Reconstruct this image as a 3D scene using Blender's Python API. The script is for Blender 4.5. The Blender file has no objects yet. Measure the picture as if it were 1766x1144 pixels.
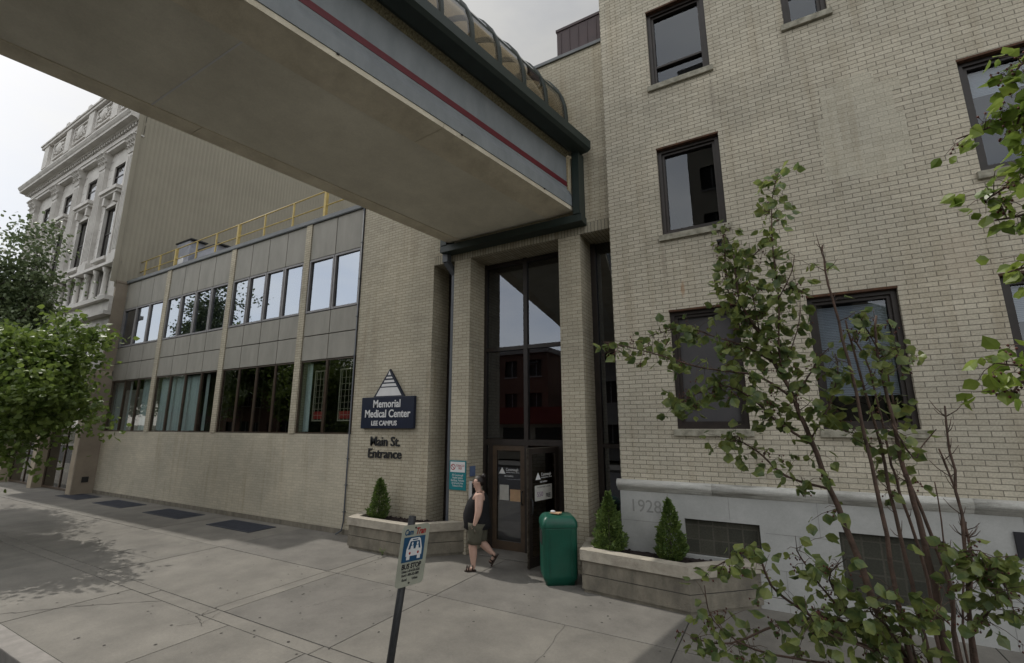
import bpy, bmesh, math, random
from mathutils import Vector, Matrix
random.seed(7)
S = bpy.context.scene
COL = S.collection
R = math.radians

# ------------------------------------------------------------------ camera, sky, sun, exposure
cam_d = bpy.data.cameras.new('camera'); cam = bpy.data.objects.new('camera', cam_d); COL.objects.link(cam)
S.camera = cam
cam_d.sensor_width = 36.0; cam_d.lens = 790 / 1766 * 36.0
cam_d.clip_start = 0.05; cam_d.clip_end = 3000
YAW, PITCH, ROLL = R(-29.6), R(11.5), R(-0.1)
_f = Vector((math.sin(YAW) * math.cos(PITCH), math.cos(YAW) * math.cos(PITCH), math.sin(PITCH)))
_r = Vector((math.cos(YAW), -math.sin(YAW), 0)); _u = _r.cross(_f)
_r2 = math.cos(ROLL) * _r + math.sin(ROLL) * _u; _u2 = -math.sin(ROLL) * _r + math.cos(ROLL) * _u
m = Matrix.Identity(4)
for i in range(3):
    m[i][0] = _r2[i]; m[i][1] = _u2[i]; m[i][2] = -_f[i]
m[0][3], m[1][3], m[2][3] = 0, 0, 2.5
cam.matrix_world = m

SUN_DIR = Vector((-0.74, 0.052, 1.0)).normalized()          # towards the sun
sun_d = bpy.data.lights.new('sun', 'SUN'); sun = bpy.data.objects.new('sun', sun_d); COL.objects.link(sun)
sun_d.energy = 2.0; sun_d.angle = R(0.55); sun_d.color = (1.0, 0.955, 0.88)
sun.rotation_euler = SUN_DIR.to_track_quat('Z', 'Y').to_euler()
W = bpy.data.worlds.new('World'); S.world = W; W.use_nodes = True
nt = W.node_tree; nt.nodes.clear()
def N(t, typ, **kw):
    n = t.nodes.new(typ)
    for k, v in kw.items():
        setattr(n, k, v)
    return n
wo = N(nt, 'ShaderNodeOutputWorld'); bg = N(nt, 'ShaderNodeBackground'); bg.inputs[1].default_value = 0.15
sky = N(nt, 'ShaderNodeTexSky', sky_type='NISHITA', sun_disc=False)
sky.sun_elevation = math.asin(SUN_DIR.z); sky.sun_rotation = math.atan2(SUN_DIR.x, SUN_DIR.y)
sky.air_density = 1.0; sky.dust_density = 2.5; sky.ozone_density = 1.0; sky.altitude = 350
tc = N(nt, 'ShaderNodeTexCoord'); mp = N(nt, 'ShaderNodeMapping'); mp.inputs['Scale'].default_value = (1.4, 1.4, 3.4)
mp.inputs['Location'].default_value = (0.35, 0.2, 0.1)
nz = N(nt, 'ShaderNodeTexNoise'); nz.inputs['Scale'].default_value = 1.3; nz.inputs['Detail'].default_value = 7; nz.inputs['Roughness'].default_value = 0.55
cr = N(nt, 'ShaderNodeValToRGB'); cr.color_ramp.elements[0].position = 0.30; cr.color_ramp.elements[1].position = 0.60
cr.color_ramp.elements[0].color = (0.45, 0.45, 0.45, 1); cr.color_ramp.elements[1].color = (0.93, 0.93, 0.93, 1)
mx = N(nt, 'ShaderNodeMixRGB'); mx.inputs[2].default_value = (7.9, 7.85, 7.6, 1)
nt.links.new(tc.outputs['Generated'], mp.inputs[0]); nt.links.new(mp.outputs[0], nz.inputs[0]); nt.links.new(nz.outputs[0], cr.inputs[0])
nt.links.new(cr.outputs[0], mx.inputs[0]); nt.links.new(sky.outputs[0], mx.inputs[1]); sxyz = N(nt, 'ShaderNodeSeparateXYZ'); nt.links.new(tc.outputs['Generated'], sxyz.inputs[0])
rng = N(nt, 'ShaderNodeMapRange'); rng.inputs['From Min'].default_value = -1; rng.inputs['From Max'].default_value = 1; rng.inputs['To Min'].default_value = 1.42; rng.inputs['To Max'].default_value = 0.22
nt.links.new(sxyz.outputs[1], rng.inputs[0])
vsc = N(nt, 'ShaderNodeVectorMath', operation='SCALE'); nt.links.new(mx.outputs[0], vsc.inputs[0]); nt.links.new(rng.outputs[0], vsc.inputs['Scale']); nt.links.new(vsc.outputs[0], bg.inputs[0])
nt.links.new(bg.outputs[0], wo.inputs[0])
S.view_settings.view_transform = 'Standard'; S.view_settings.look = 'None'
S.view_settings.exposure = 0.2; S.view_settings.gamma = 1.0
S.cycles.max_bounces = 8; S.cycles.transparent_max_bounces = 12
S.cycles.sample_clamp_indirect = 4.0; S.cycles.caustics_reflective = False; S.cycles.caustics_refractive = False

# ------------------------------------------------------------------ materials
MATS = {}
def mat(name):
    m_ = bpy.data.materials.new(name); m_.use_nodes = True; t = m_.node_tree; t.nodes.clear()
    o = N(t, 'ShaderNodeOutputMaterial'); MATS[name] = m_
    return m_, t, o
def ramp(t, a, b, p0=0.35, p1=0.65):
    r_ = N(t, 'ShaderNodeValToRGB'); e = r_.color_ramp.elements
    e[0].position = p0; e[1].position = p1; e[0].color = (*a, 1); e[1].color = (*b, 1)
    return r_
def plain(name, c, c2=None, scale=6, rough=0.6, metal=0.0, bump=0.0, bscale=60, spec=0.4, stretch=(1, 1, 1), stains=0.0, stain_c=(0.05, 0.045, 0.04), coord='UV', grit=0.0):
    m_, t, o = mat(name)
    b = N(t, 'ShaderNodeBsdfPrincipled'); b.inputs['Roughness'].default_value = rough; b.inputs['Metallic'].default_value = metal
    b.inputs['Specular IOR Level'].default_value = spec
    tcn = N(t, 'ShaderNodeTexCoord'); mpn = N(t, 'ShaderNodeMapping'); mpn.inputs['Scale'].default_value = stretch
    t.links.new(tcn.outputs[coord], mpn.inputs[0])
    if c2 is None: c2 = tuple(x * 0.8 for x in c)
    n1 = N(t, 'ShaderNodeTexNoise'); n1.inputs['Scale'].default_value = scale; n1.inputs['Detail'].default_value = 8; n1.inputs['Roughness'].default_value = 0.62
    t.links.new(mpn.outputs[0], n1.inputs[0])
    rp = ramp(t, c2, c); t.links.new(n1.outputs[0], rp.inputs[0]); out = rp.outputs[0]
    if stains:
        n2 = N(t, 'ShaderNodeTexNoise'); n2.inputs['Scale'].default_value = scale * 0.37; n2.inputs['Detail'].default_value = 10; n2.inputs['Roughness'].default_value = 0.7
        t.links.new(mpn.outputs[0], n2.inputs[0])
        r2 = ramp(t, (0, 0, 0), (stains,) * 3, 0.5, 0.72); t.links.new(n2.outputs[0], r2.inputs[0])
        mm = N(t, 'ShaderNodeMixRGB'); mm.inputs[2].default_value = (*stain_c, 1)
        t.links.new(r2.outputs[0], mm.inputs[0]); t.links.new(out, mm.inputs[1]); out = mm.outputs[0]
    if grit:
        for sc3, am in ((140, grit), (28, grit * .6), (0.45, grit * .8)):
            n5 = N(t, 'ShaderNodeTexNoise'); n5.inputs['Scale'].default_value = sc3; n5.inputs['Detail'].default_value = 5; n5.inputs['Roughness'].default_value = .75; t.links.new(tcn.outputs[coord], n5.inputs[0])
            r5 = ramp(t, (1 - am,) * 3, (1 + am,) * 3, 0.3, 0.7); t.links.new(n5.outputs[0], r5.inputs[0])
            m5 = N(t, 'ShaderNodeMixRGB', blend_type='MULTIPLY'); m5.inputs[0].default_value = 1; t.links.new(out, m5.inputs[1]); t.links.new(r5.outputs[0], m5.inputs[2]); out = m5.outputs[0]
    t.links.new(out, b.inputs['Base Color'])
    if bump:
        n3 = N(t, 'ShaderNodeTexNoise'); n3.inputs['Scale'].default_value = bscale; n3.inputs['Detail'].default_value = 4
        t.links.new(tcn.outputs[coord], n3.inputs[0])
        bp = N(t, 'ShaderNodeBump'); bp.inputs['Strength'].default_value = bump; bp.inputs['Distance'].default_value = 0.01
        t.links.new(n3.outputs[0], bp.inputs['Height']); t.links.new(bp.outputs[0], b.inputs['Normal'])
    t.links.new(b.outputs[0], o.inputs[0])
    return m_
def brick(name, c1, c2, mortar, bw=0.213, rh=0.069, ms=0.006, grime=0.35, rust=0.0, soldier=False, offs=0.5, patch=None, bump=0.5, rusts=()):
    m_, t, o = mat(name)
    b = N(t, 'ShaderNodeBsdfPrincipled'); b.inputs['Roughness'].default_value = 0.8; b.inputs['Specular IOR Level'].default_value = 0.25
    tcn = N(t, 'ShaderNodeTexCoord'); uv = tcn.outputs['UV']
    nw = N(t, 'ShaderNodeTexNoise'); nw.inputs['Scale'].default_value = 1.3; t.links.new(uv, nw.inputs[0])
    vm = N(t, 'ShaderNodeVectorMath', operation='SUBTRACT'); vm.inputs[1].default_value = (0.5, 0.5, 0.5); t.links.new(nw.outputs['Color'], vm.inputs[0])
    vs = N(t, 'ShaderNodeVectorMath', operation='SCALE'); vs.inputs['Scale'].default_value = 0.012; t.links.new(vm.outputs[0], vs.inputs[0])
    va = N(t, 'ShaderNodeVectorMath', operation='ADD'); t.links.new(uv, va.inputs[0]); t.links.new(vs.outputs[0], va.inputs[1])
    bt = N(t, 'ShaderNodeTexBrick'); bt.offset = offs; bt.inputs['Scale'].default_value = 1.0
    bt.inputs['Brick Width'].default_value = bw; bt.inputs['Row Height'].default_value = rh; bt.inputs['Mortar Size'].default_value = ms
    bt.inputs['Mortar Smooth'].default_value = 0.25; bt.inputs['Bias'].default_value = 0.0
    bt.inputs['Color1'].default_value = (*c1, 1); bt.inputs['Color2'].default_value = (*c2, 1); bt.inputs['Mortar'].default_value = (*mortar, 1)
    t.links.new(va.outputs[0], bt.inputs[0])
    # second, coarser brick lattice in the same joints: odd bricks of a pinker or darker firing
    n1 = N(t, 'ShaderNodeTexNoise'); n1.inputs['Scale'].default_value = 0.55; n1.inputs['Detail'].default_value = 9; n1.inputs['Roughness'].default_value = 0.6
    t.links.new(uv, n1.inputs[0])
    rp = ramp(t, (1 - grime, 1 - grime, 1 - grime * 1.05), (1.08, 1.06, 1.02), 0.3, 0.68); t.links.new(n1.outputs[0], rp.inputs[0])
    mm = N(t, 'ShaderNodeMixRGB', blend_type='MULTIPLY'); mm.inputs[0].default_value = 1
    t.links.new(bt.outputs[0], mm.inputs[1]); t.links.new(rp.outputs[0], mm.inputs[2]); out = mm.outputs[0]
    n4 = N(t, 'ShaderNodeTexNoise'); n4.inputs['Scale'].default_value = 45; n4.inputs['Detail'].default_value = 3; t.links.new(uv, n4.inputs[0])
    r4 = ramp(t, (0.86, 0.86, 0.86), (1.1, 1.1, 1.1), 0.35, 0.65); t.links.new(n4.outputs[0], r4.inputs[0])
    m4 = N(t, 'ShaderNodeMixRGB', blend_type='MULTIPLY'); m4.inputs[0].default_value = 1
    t.links.new(out, m4.inputs[1]); t.links.new(r4.outputs[0], m4.inputs[2]); out = m4.outputs[0]
    # water streaks
    mp5 = N(t, 'ShaderNodeMapping'); mp5.inputs['Scale'].default_value = (5, 0.35, 1); t.links.new(uv, mp5.inputs[0])
    n5 = N(t, 'ShaderNodeTexNoise'); n5.inputs['Scale'].default_value = 1; n5.inputs['Detail'].default_value = 6; t.links.new(mp5.outputs[0], n5.inputs[0])
    r5 = ramp(t, (1, 1, 1), (0.84, 0.81, 0.77), 0.52, 0.75); t.links.new(n5.outputs[0], r5.inputs[0])
    m5 = N(t, 'ShaderNodeMixRGB', blend_type='MULTIPLY'); m5.inputs[0].default_value = 1
    t.links.new(out, m5.inputs[1]); t.links.new(r5.outputs[0], m5.inputs[2]); out = m5.outputs[0]
    if rusts:                                               # local stains, at fixed places on the wall
        sx = N(t, 'ShaderNodeSeparateXYZ'); t.links.new(uv, sx.inputs[0])
        nn = N(t, 'ShaderNodeTexNoise'); nn.inputs['Scale'].default_value = 14; nn.inputs['Detail'].default_value = 5; t.links.new(uv, nn.inputs[0])
        for (ux, uz, wx, wz, cc, st_) in rusts:
            def band(sock, c0, w):
                a = N(t, 'ShaderNodeMath', operation='SUBTRACT'); a.inputs[1].default_value = c0; t.links.new(sock, a.inputs[0])
                d = N(t, 'ShaderNodeMath', operation='DIVIDE'); d.inputs[1].default_value = w; t.links.new(a.outputs[0], d.inputs[0])
                p = N(t, 'ShaderNodeMath', operation='POWER'); p.inputs[1].default_value = 2
                ab = N(t, 'ShaderNodeMath', operation='ABSOLUTE'); t.links.new(d.outputs[0], ab.inputs[0]); t.links.new(ab.outputs[0], p.inputs[0])
                return p.outputs[0]
            ad = N(t, 'ShaderNodeMath', operation='ADD'); t.links.new(band(sx.outputs[0], ux, wx), ad.inputs[0]); t.links.new(band(sx.outputs[1], uz, wz), ad.inputs[1])
            ad2 = N(t, 'ShaderNodeMath', operation='ADD'); t.links.new(ad.outputs[0], ad2.inputs[0]); t.links.new(nn.outputs[0], ad2.inputs[1])
            rr = ramp(t, (st_,) * 3, (0, 0, 0), 0.55, 1.35); t.links.new(ad2.outputs[0], rr.inputs[0])
            mr = N(t, 'ShaderNodeMixRGB', blend_type='MIX'); mr.inputs[2].default_value = (*cc, 1)
            t.links.new(rr.outputs[0], mr.inputs[0]); t.links.new(out, mr.inputs[1]); out = mr.outputs[0]
    t.links.new(out, b.inputs['Base Color'])
    bp = N(t, 'ShaderNodeBump', invert=True); bp.inputs['Strength'].default_value = bump; bp.inputs['Distance'].default_value = 0.008
    t.links.new(bt.outputs['Fac'], bp.inputs['Height'])
    bp2 = N(t, 'ShaderNodeBump'); bp2.inputs['Strength'].default_value = 0.25; bp2.inputs['Distance'].default_value = 0.004
    t.links.new(n4.outputs[0], bp2.inputs['Height']); t.links.new(bp.outputs[0], bp2.inputs['Normal']); t.links.new(bp2.outputs[0], b.inputs['Normal'])
    t.links.new(b.outputs[0], o.inputs[0])
    return m_
def glass(name, tint, base, rough=0.0, top=0.95, gcol=(1, 1, 1), wave=0.0):
    m_, t, o = mat(name)
    tr = N(t, 'ShaderNodeBsdfTransparent'); tr.inputs[0].default_value = (*tint, 1)
    gl = N(t, 'ShaderNodeBsdfGlossy'); gl.inputs['Roughness'].default_value = rough; gl.inputs[0].default_value = (*gcol, 1)
    fr = N(t, 'ShaderNodeFresnel'); fr.inputs[0].default_value = 1.5
    mr = N(t, 'ShaderNodeMapRange'); mr.inputs['To Min'].default_value = base; mr.inputs['To Max'].default_value = top
    t.links.new(fr.outputs[0], mr.inputs[0])
    ge = N(t, 'ShaderNodeNewGeometry'); iv = N(t, 'ShaderNodeMath', operation='SUBTRACT'); iv.inputs[0].default_value = 1.0; t.links.new(ge.outputs['Backfacing'], iv.inputs[1])
    ml = N(t, 'ShaderNodeMath', operation='MULTIPLY'); t.links.new(mr.outputs[0], ml.inputs[0]); t.links.new(iv.outputs[0], ml.inputs[1])
    mxs = N(t, 'ShaderNodeMixShader'); t.links.new(ml.outputs[0], mxs.inputs[0]); t.links.new(tr.outputs[0], mxs.inputs[1]); t.links.new(gl.outputs[0], mxs.inputs[2])
    if wave:
        tcn = N(t, 'ShaderNodeTexCoord'); n1 = N(t, 'ShaderNodeTexNoise'); n1.inputs['Scale'].default_value = 1.2
        t.links.new(tcn.outputs['UV'], n1.inputs[0])
        bp = N(t, 'ShaderNodeBump'); bp.inputs['Strength'].default_value = wave; bp.inputs['Distance'].default_value = 0.02
        t.links.new(n1.outputs[0], bp.inputs['Height']); t.links.new(bp.outputs[0], gl.inputs['Normal'])
    t.links.new(mxs.outputs[0], o.inputs[0])
    return m_
def leafmat(name, c1, c2, trans=0.35, rough=0.45, scale=3.0):
    m_, t, o = mat(name)
    tcn = N(t, 'ShaderNodeTexCoord'); n1 = N(t, 'ShaderNodeTexNoise'); n1.inputs['Scale'].default_value = scale; n1.inputs['Detail'].default_value = 5
    t.links.new(tcn.outputs['Object'], n1.inputs[0])
    rp = ramp(t, c1, c2, 0.38, 0.62); t.links.new(n1.outputs[0], rp.inputs[0])
    b = N(t, 'ShaderNodeBsdfPrincipled'); b.inputs['Roughness'].default_value = rough; b.inputs['Specular IOR Level'].default_value = 0.5
    tl = N(t, 'ShaderNodeBsdfTranslucent'); mxs = N(t, 'ShaderNodeMixShader'); mxs.inputs[0].default_value = trans
    t.links.new(rp.outputs[0], b.inputs['Base Color']); t.links.new(rp.outputs[0], tl.inputs[0])
    t.links.new(b.outputs[0], mxs.inputs[1]); t.links.new(tl.outputs[0], mxs.inputs[2]); t.links.new(mxs.outputs[0], o.inputs[0])
    return m_
def emis(name, c, s):
    m_, t, o = mat(name); e = N(t, 'ShaderNodeEmission'); e.inputs[0].default_value = (*c, 1); e.inputs[1].default_value = s
    t.links.new(e.outputs[0], o.inputs[0]); return m_

brick('buff_brick', (0.50, 0.462, 0.38), (0.60, 0.56, 0.47), (0.24, 0.222, 0.185), grime=0.26,
      rusts=[(-1.15, 4.72, 0.05, 0.25, (0.36, 0.2, 0.1), .6), (-1.42, 5.2, 0.07, 0.5, (0.24, 0.21, 0.17), .4), (-0.4, 5.25, 0.06, 0.4, (0.24, 0.21, 0.17), .35), (-0.42, 8.1, 0.08, 0.6, (0.25, 0.22, 0.18), .4), (0.72, 8.5, 0.07, 0.5, (0.24, 0.21, 0.17), .4), (1.6, 2.1, 0.08, 0.3, (0.26, 0.22, 0.17), .4), (-0.3, 2.0, 0.1, 0.3, (0.26, 0.22, 0.17), .35), (0.3, 1.75, 1.6, 0.1, (0.3, 0.28, 0.23), .35), (2.3, 4.6, 0.3, 0.8, (0.5, 0.42, 0.33), .3)])
brick('wing_brick', (0.46, 0.42, 0.335), (0.54, 0.5, 0.405), (0.25, 0.225, 0.18), grime=0.24, ms=0.005)
brick('painted_brick', (0.50, 0.465, 0.385), (0.56, 0.52, 0.43), (0.38, 0.35, 0.29), grime=0.22, ms=0.004, bump=0.25)
brick('soldier_brick', (0.35, 0.32, 0.25), (0.45, 0.42, 0.34), (0.12, 0.11, 0.09), bw=0.069, rh=0.213, grime=0.2, offs=0.0)
brick('red_brick', (0.14, 0.078, 0.06), (0.19, 0.105, 0.08), (0.2, 0.17, 0.15), grime=0.3)
brick('glass_block', (0.055, 0.057, 0.048), (0.08, 0.08, 0.066), (0.095, 0.092, 0.078), bw=0.2, rh=0.2, ms=0.012, offs=0.0, grime=0.4)
plain('patch_render', (0.41, 0.41, 0.34), (0.35, 0.35, 0.29), scale=4, rough=0.8)
plain('concrete_a', (0.2, 0.188, 0.165), (0.142, 0.134, 0.119), scale=1.6, rough=0.85, bump=0.35, bscale=90, stains=0.35, stain_c=(0.16, 0.15, 0.135), grit=0.16)
plain('concrete_b', (0.182, 0.172, 0.154), (0.13, 0.123, 0.111), scale=1.9, rough=0.85, bump=0.35, bscale=90, stains=0.4, stain_c=(0.15, 0.14, 0.13), grit=0.16)
plain('concrete_c', (0.215, 0.202, 0.178), (0.156, 0.147, 0.13), scale=1.3, rough=0.85, bump=0.35, bscale=90, stains=0.3, stain_c=(0.17, 0.16, 0.14), grit=0.16)
plain('joint_dirt_shade', (0.06, 0.055, 0.05), scale=9, rough=0.95)  # also colours the planter groove's shadow line and the shaded grate hollow
plain('asphalt', (0.06, 0.06, 0.06), (0.04, 0.04, 0.042), scale=20, rough=0.9, bump=0.6, bscale=200)
plain('kerb_stone', (0.3, 0.28, 0.26), (0.2, 0.19, 0.175), scale=4, rough=0.85, bump=0.4)
plain('earth', (0.08, 0.07, 0.05), (0.05, 0.055, 0.03), scale=0.5, rough=0.95)
plain('planter_concrete', (0.25, 0.226, 0.18), (0.135, 0.123, 0.1), scale=3, rough=0.9, bump=0.7, bscale=45, stretch=(1.6, 0.7, 1), stains=0.6, stain_c=(0.11, 0.1, 0.085), grit=0.1)
plain('planter_cap', (0.47, 0.43, 0.36), (0.33, 0.3, 0.25), scale=5, rough=0.9, bump=0.6, bscale=50, stains=0.4, stain_c=(0.16, 0.15, 0.12))
plain('soil', (0.05, 0.035, 0.03), (0.02, 0.015, 0.015), scale=30, rough=1, bump=1, bscale=60)
plain('base_stone', (0.44, 0.445, 0.435), (0.37, 0.375, 0.365), scale=2.2, rough=0.75, bump=0.15, stains=0.25, stain_c=(0.3, 0.29, 0.27), grit=0.1)
plain('belt_stone', (0.58, 0.575, 0.54), (0.42, 0.415, 0.39), scale=3.5, rough=0.8, bump=0.6, stretch=(1, 7, 1), stains=0.9, stain_c=(0.15, 0.145, 0.115), grit=0.12)
plain('sill_stone', (0.4, 0.38, 0.31), (0.2, 0.19, 0.15), scale=9, rough=0.9, bump=0.4)
plain('dark_bronze', (0.035, 0.027, 0.024), (0.022, 0.018, 0.016), scale=5, rough=0.42)
plain('bronze_brown', (0.09, 0.062, 0.04), (0.06, 0.042, 0.03), scale=5, rough=0.4)
plain('rusty_lintel', (0.12, 0.055, 0.03), (0.05, 0.03, 0.02), scale=14, rough=0.9)
plain('spandrel', (0.31, 0.295, 0.26), (0.25, 0.24, 0.21), scale=1.4, rough=0.6, stretch=(2.2, 0.6, 1), spec=0.3)
plain('alu_frame', (0.27, 0.26, 0.265), (0.2, 0.195, 0.2), scale=3, rough=0.5)
plain('dark_joint', (0.05, 0.05, 0.052), scale=3, rough=0.6)
plain('roof_trim', (0.17, 0.18, 0.185), (0.12, 0.13, 0.135), scale=3, rough=0.5)
plain('roof_gravel', (0.22, 0.21, 0.2), scale=30, rough=0.9)
plain('yellow_paint', (0.55, 0.43, 0.14), (0.42, 0.31, 0.12), scale=7, rough=0.55)
plain('soffit', (0.80, 0.77, 0.66), (0.70, 0.67, 0.57), scale=0.9, rough=0.85, bump=0.2, stains=0.18, stain_c=(0.25, 0.23, 0.19), grit=0.1)
plain('beam_concrete', (0.80, 0.74, 0.60), (0.62, 0.565, 0.45), scale=2.2, rough=0.85, bump=0.4, bscale=40, stains=0.4, stain_c=(0.3, 0.25, 0.17), stretch=(1, 1, 1), grit=0.1)
plain('bridge_panel', (0.24, 0.26, 0.275), (0.19, 0.208, 0.22), scale=1.2, rough=0.55, stretch=(3, 1, 1))
plain('pebble_ledge', (0.27, 0.24, 0.15), (0.09, 0.08, 0.05), scale=35, rough=0.95, bump=1, bscale=60)
plain('stripe_red', (0.13, 0.012, 0.02), scale=5, rough=0.5)
plain('green_metal', (0.024, 0.036, 0.032), (0.018, 0.028, 0.025), scale=3, rough=0.45)
plain('pipe_grey', (0.1, 0.11, 0.125), (0.08, 0.085, 0.1), scale=4, rough=0.5)
plain('brown_metal', (0.075, 0.05, 0.052), (0.06, 0.042, 0.045), scale=2, rough=0.6)
plain('lobby_dark', (0.2, 0.14, 0.08), (0.12, 0.085, 0.05), scale=1.5, rough=0.7)
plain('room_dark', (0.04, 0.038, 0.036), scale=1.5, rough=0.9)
plain('curtain_teal', (0.66, 0.70, 0.68), (0.46, 0.50, 0.49), scale=2.2, rough=0.9, stretch=(9, 0.15, 1))
plain('curtain_pale', (0.55, 0.56, 0.56), (0.42, 0.43, 0.44), scale=2.2, rough=0.9, stretch=(9, 0.15, 1))
plain('blind_white', (0.42, 0.44, 0.46), (0.34, 0.36, 0.38), scale=2, rough=0.7, stretch=(0.2, 30, 1))
plain('gray_board', (0.075, 0.072, 0.075), (0.06, 0.058, 0.062), scale=2, rough=0.7)
plain('ornate_stone', (0.66, 0.64, 0.61), (0.5, 0.48, 0.455), scale=1.2, rough=0.8, bump=0.5, bscale=12, stains=0.45, stain_c=(0.3, 0.285, 0.27))
plain('brown_stone', (0.3, 0.255, 0.2), (0.24, 0.2, 0.16), scale=1.5, rough=0.8)
plain('tan_stone', (0.4, 0.34, 0.26), (0.32, 0.27, 0.2), scale=1.5, rough=0.8)
plain('cladding', (0.31, 0.285, 0.225), (0.275, 0.253, 0.2), scale=0.6, rough=0.6, spec=0.3)
plain('sign_navy', (0.012, 0.018, 0.04), scale=3, rough=0.35)
plain('paint_white', (0.72, 0.72, 0.72), (0.66, 0.66, 0.67), scale=6, rough=0.5)
plain('letter_dark', (0.03, 0.032, 0.035), scale=6, rough=0.4)
plain('teal_sign', (0.012, 0.2, 0.23), (0.01, 0.17, 0.2), scale=4, rough=0.4)
plain('sign_red', (0.35, 0.02, 0.02), scale=6, rough=0.5)
plain('sign_blue', (0.012, 0.075, 0.16), (0.012, 0.062, 0.14), scale=6, rough=0.45)
plain('sign_face', (0.38, 0.39, 0.32), (0.32, 0.33, 0.27), scale=9, rough=0.5)
plain('notice_blue', (0.12, 0.17, 0.3), scale=6, rough=0.5)
plain('ink', (0.02, 0.02, 0.025), scale=6, rough=0.6)
plain('engraved', (0.3, 0.3, 0.29), scale=6, rough=0.8)
plain('paper_white', (0.5, 0.49, 0.46), (0.42, 0.41, 0.38), scale=9, rough=0.8)
plain('paper_tan', (0.5, 0.33, 0.2), scale=9, rough=0.8)
plain('purple_ink', (0.18, 0.08, 0.2), scale=9, rough=0.8)
plain('pole_steel', (0.045, 0.047, 0.05), (0.032, 0.033, 0.035), scale=9, rough=0.5, metal=0.2, bump=0.2)
plain('bin_green', (0.008, 0.085, 0.056), (0.006, 0.07, 0.046), scale=5, rough=0.4, bump=0.15, stains=0.35, stain_c=(0.03, 0.085, 0.06))
plain('bin_dark', (0.01, 0.015, 0.013), scale=4, rough=0.8)
plain('steel_worn', (0.25, 0.22, 0.18), (0.1, 0.08, 0.06), scale=14, rough=0.4, metal=0.6)
plain('black_metal', (0.02, 0.02, 0.022), scale=4, rough=0.4)
plain('grate_steel', (0.055, 0.062, 0.085), (0.035, 0.04, 0.055), scale=8, rough=0.6, metal=0.2)
plain('skin', (0.52, 0.34, 0.27), (0.47, 0.3, 0.24), scale=10, rough=0.5, coord='Object')
plain('hair', (0.014, 0.009, 0.008), scale=40, rough=0.5, coord='Object')
plain('cloth_black', (0.008, 0.008, 0.01), (0.005, 0.005, 0.006), scale=8, rough=0.9, bump=0.4, bscale=20, coord='Object')
plain('cloth_khaki', (0.1, 0.095, 0.07), (0.075, 0.07, 0.052), scale=9, rough=0.9, bump=0.5, bscale=25, coord='Object')
plain('sandal', (0.035, 0.022, 0.016), scale=9, rough=0.7, coord='Object')
plain('bark_gray', (0.12, 0.1, 0.085), (0.06, 0.05, 0.042), scale=14, rough=0.95, bump=0.8, bscale=60, coord='Object')
plain('bark_red', (0.13, 0.082, 0.062), (0.07, 0.048, 0.038), scale=18, rough=0.85, bump=0.6, bscale=70, coord='Object')
plain('berry', (0.12, 0.035, 0.025), (0.06, 0.02, 0.015), scale=18, rough=0.5, coord='Object')
plain('awning_red', (0.17, 0.022, 0.017), scale=3, rough=0.7)
plain('beige_wall', (0.42, 0.38, 0.31), (0.36, 0.33, 0.27), scale=0.7, rough=0.85)
plain('grey_wall', (0.3, 0.29, 0.28), (0.24, 0.235, 0.23), scale=0.7, rough=0.85)
plain('ac_metal', (0.35, 0.36, 0.4), (0.25, 0.26, 0.3), scale=4, rough=0.5)
leafmat('leaf_maple', (0.08, 0.13, 0.025), (0.2, 0.27, 0.06), 0.4)
leafmat('leaf_dark', (0.10, 0.14, 0.065), (0.17, 0.215, 0.10), 0.3)  # greyed and lightened: haze mixed into the far tree's leaf colour
leafmat('leaf_pear', (0.11, 0.165, 0.06), (0.26, 0.3, 0.085), 0.45, rough=0.35, scale=16)
leafmat('leaf_bright', (0.13, 0.2, 0.035), (0.27, 0.35, 0.07), 0.45, rough=0.3, scale=9)
leafmat('leaf_spruce', (0.065, 0.115, 0.025), (0.14, 0.2, 0.045), 0.2, rough=0.6, scale=12)
glass('glass_entry', (0.5, 0.44, 0.35), 0.12, gcol=(0.85, 0.9, 1.0), wave=0.03)
glass('glass_upper', (0.35, 0.38, 0.42), 0.38, gcol=(0.8, 0.86, 0.95), wave=0.03)
glass('glass_teal', (0.82, 0.87, 0.87), 0.07, wave=0.03)
glass('glass_dark', (0.35, 0.36, 0.33), 0.13, wave=0.03)
glass('glass_office', (0.82, 0.85, 0.88), 0.05, gcol=(0.72, 0.76, 0.82), wave=0.02)
glass('glass_vault', (0.62, 0.58, 0.5), 0.03)
emis('lamp_glow', (1.0, 0.8, 0.5), 3.0)

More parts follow.
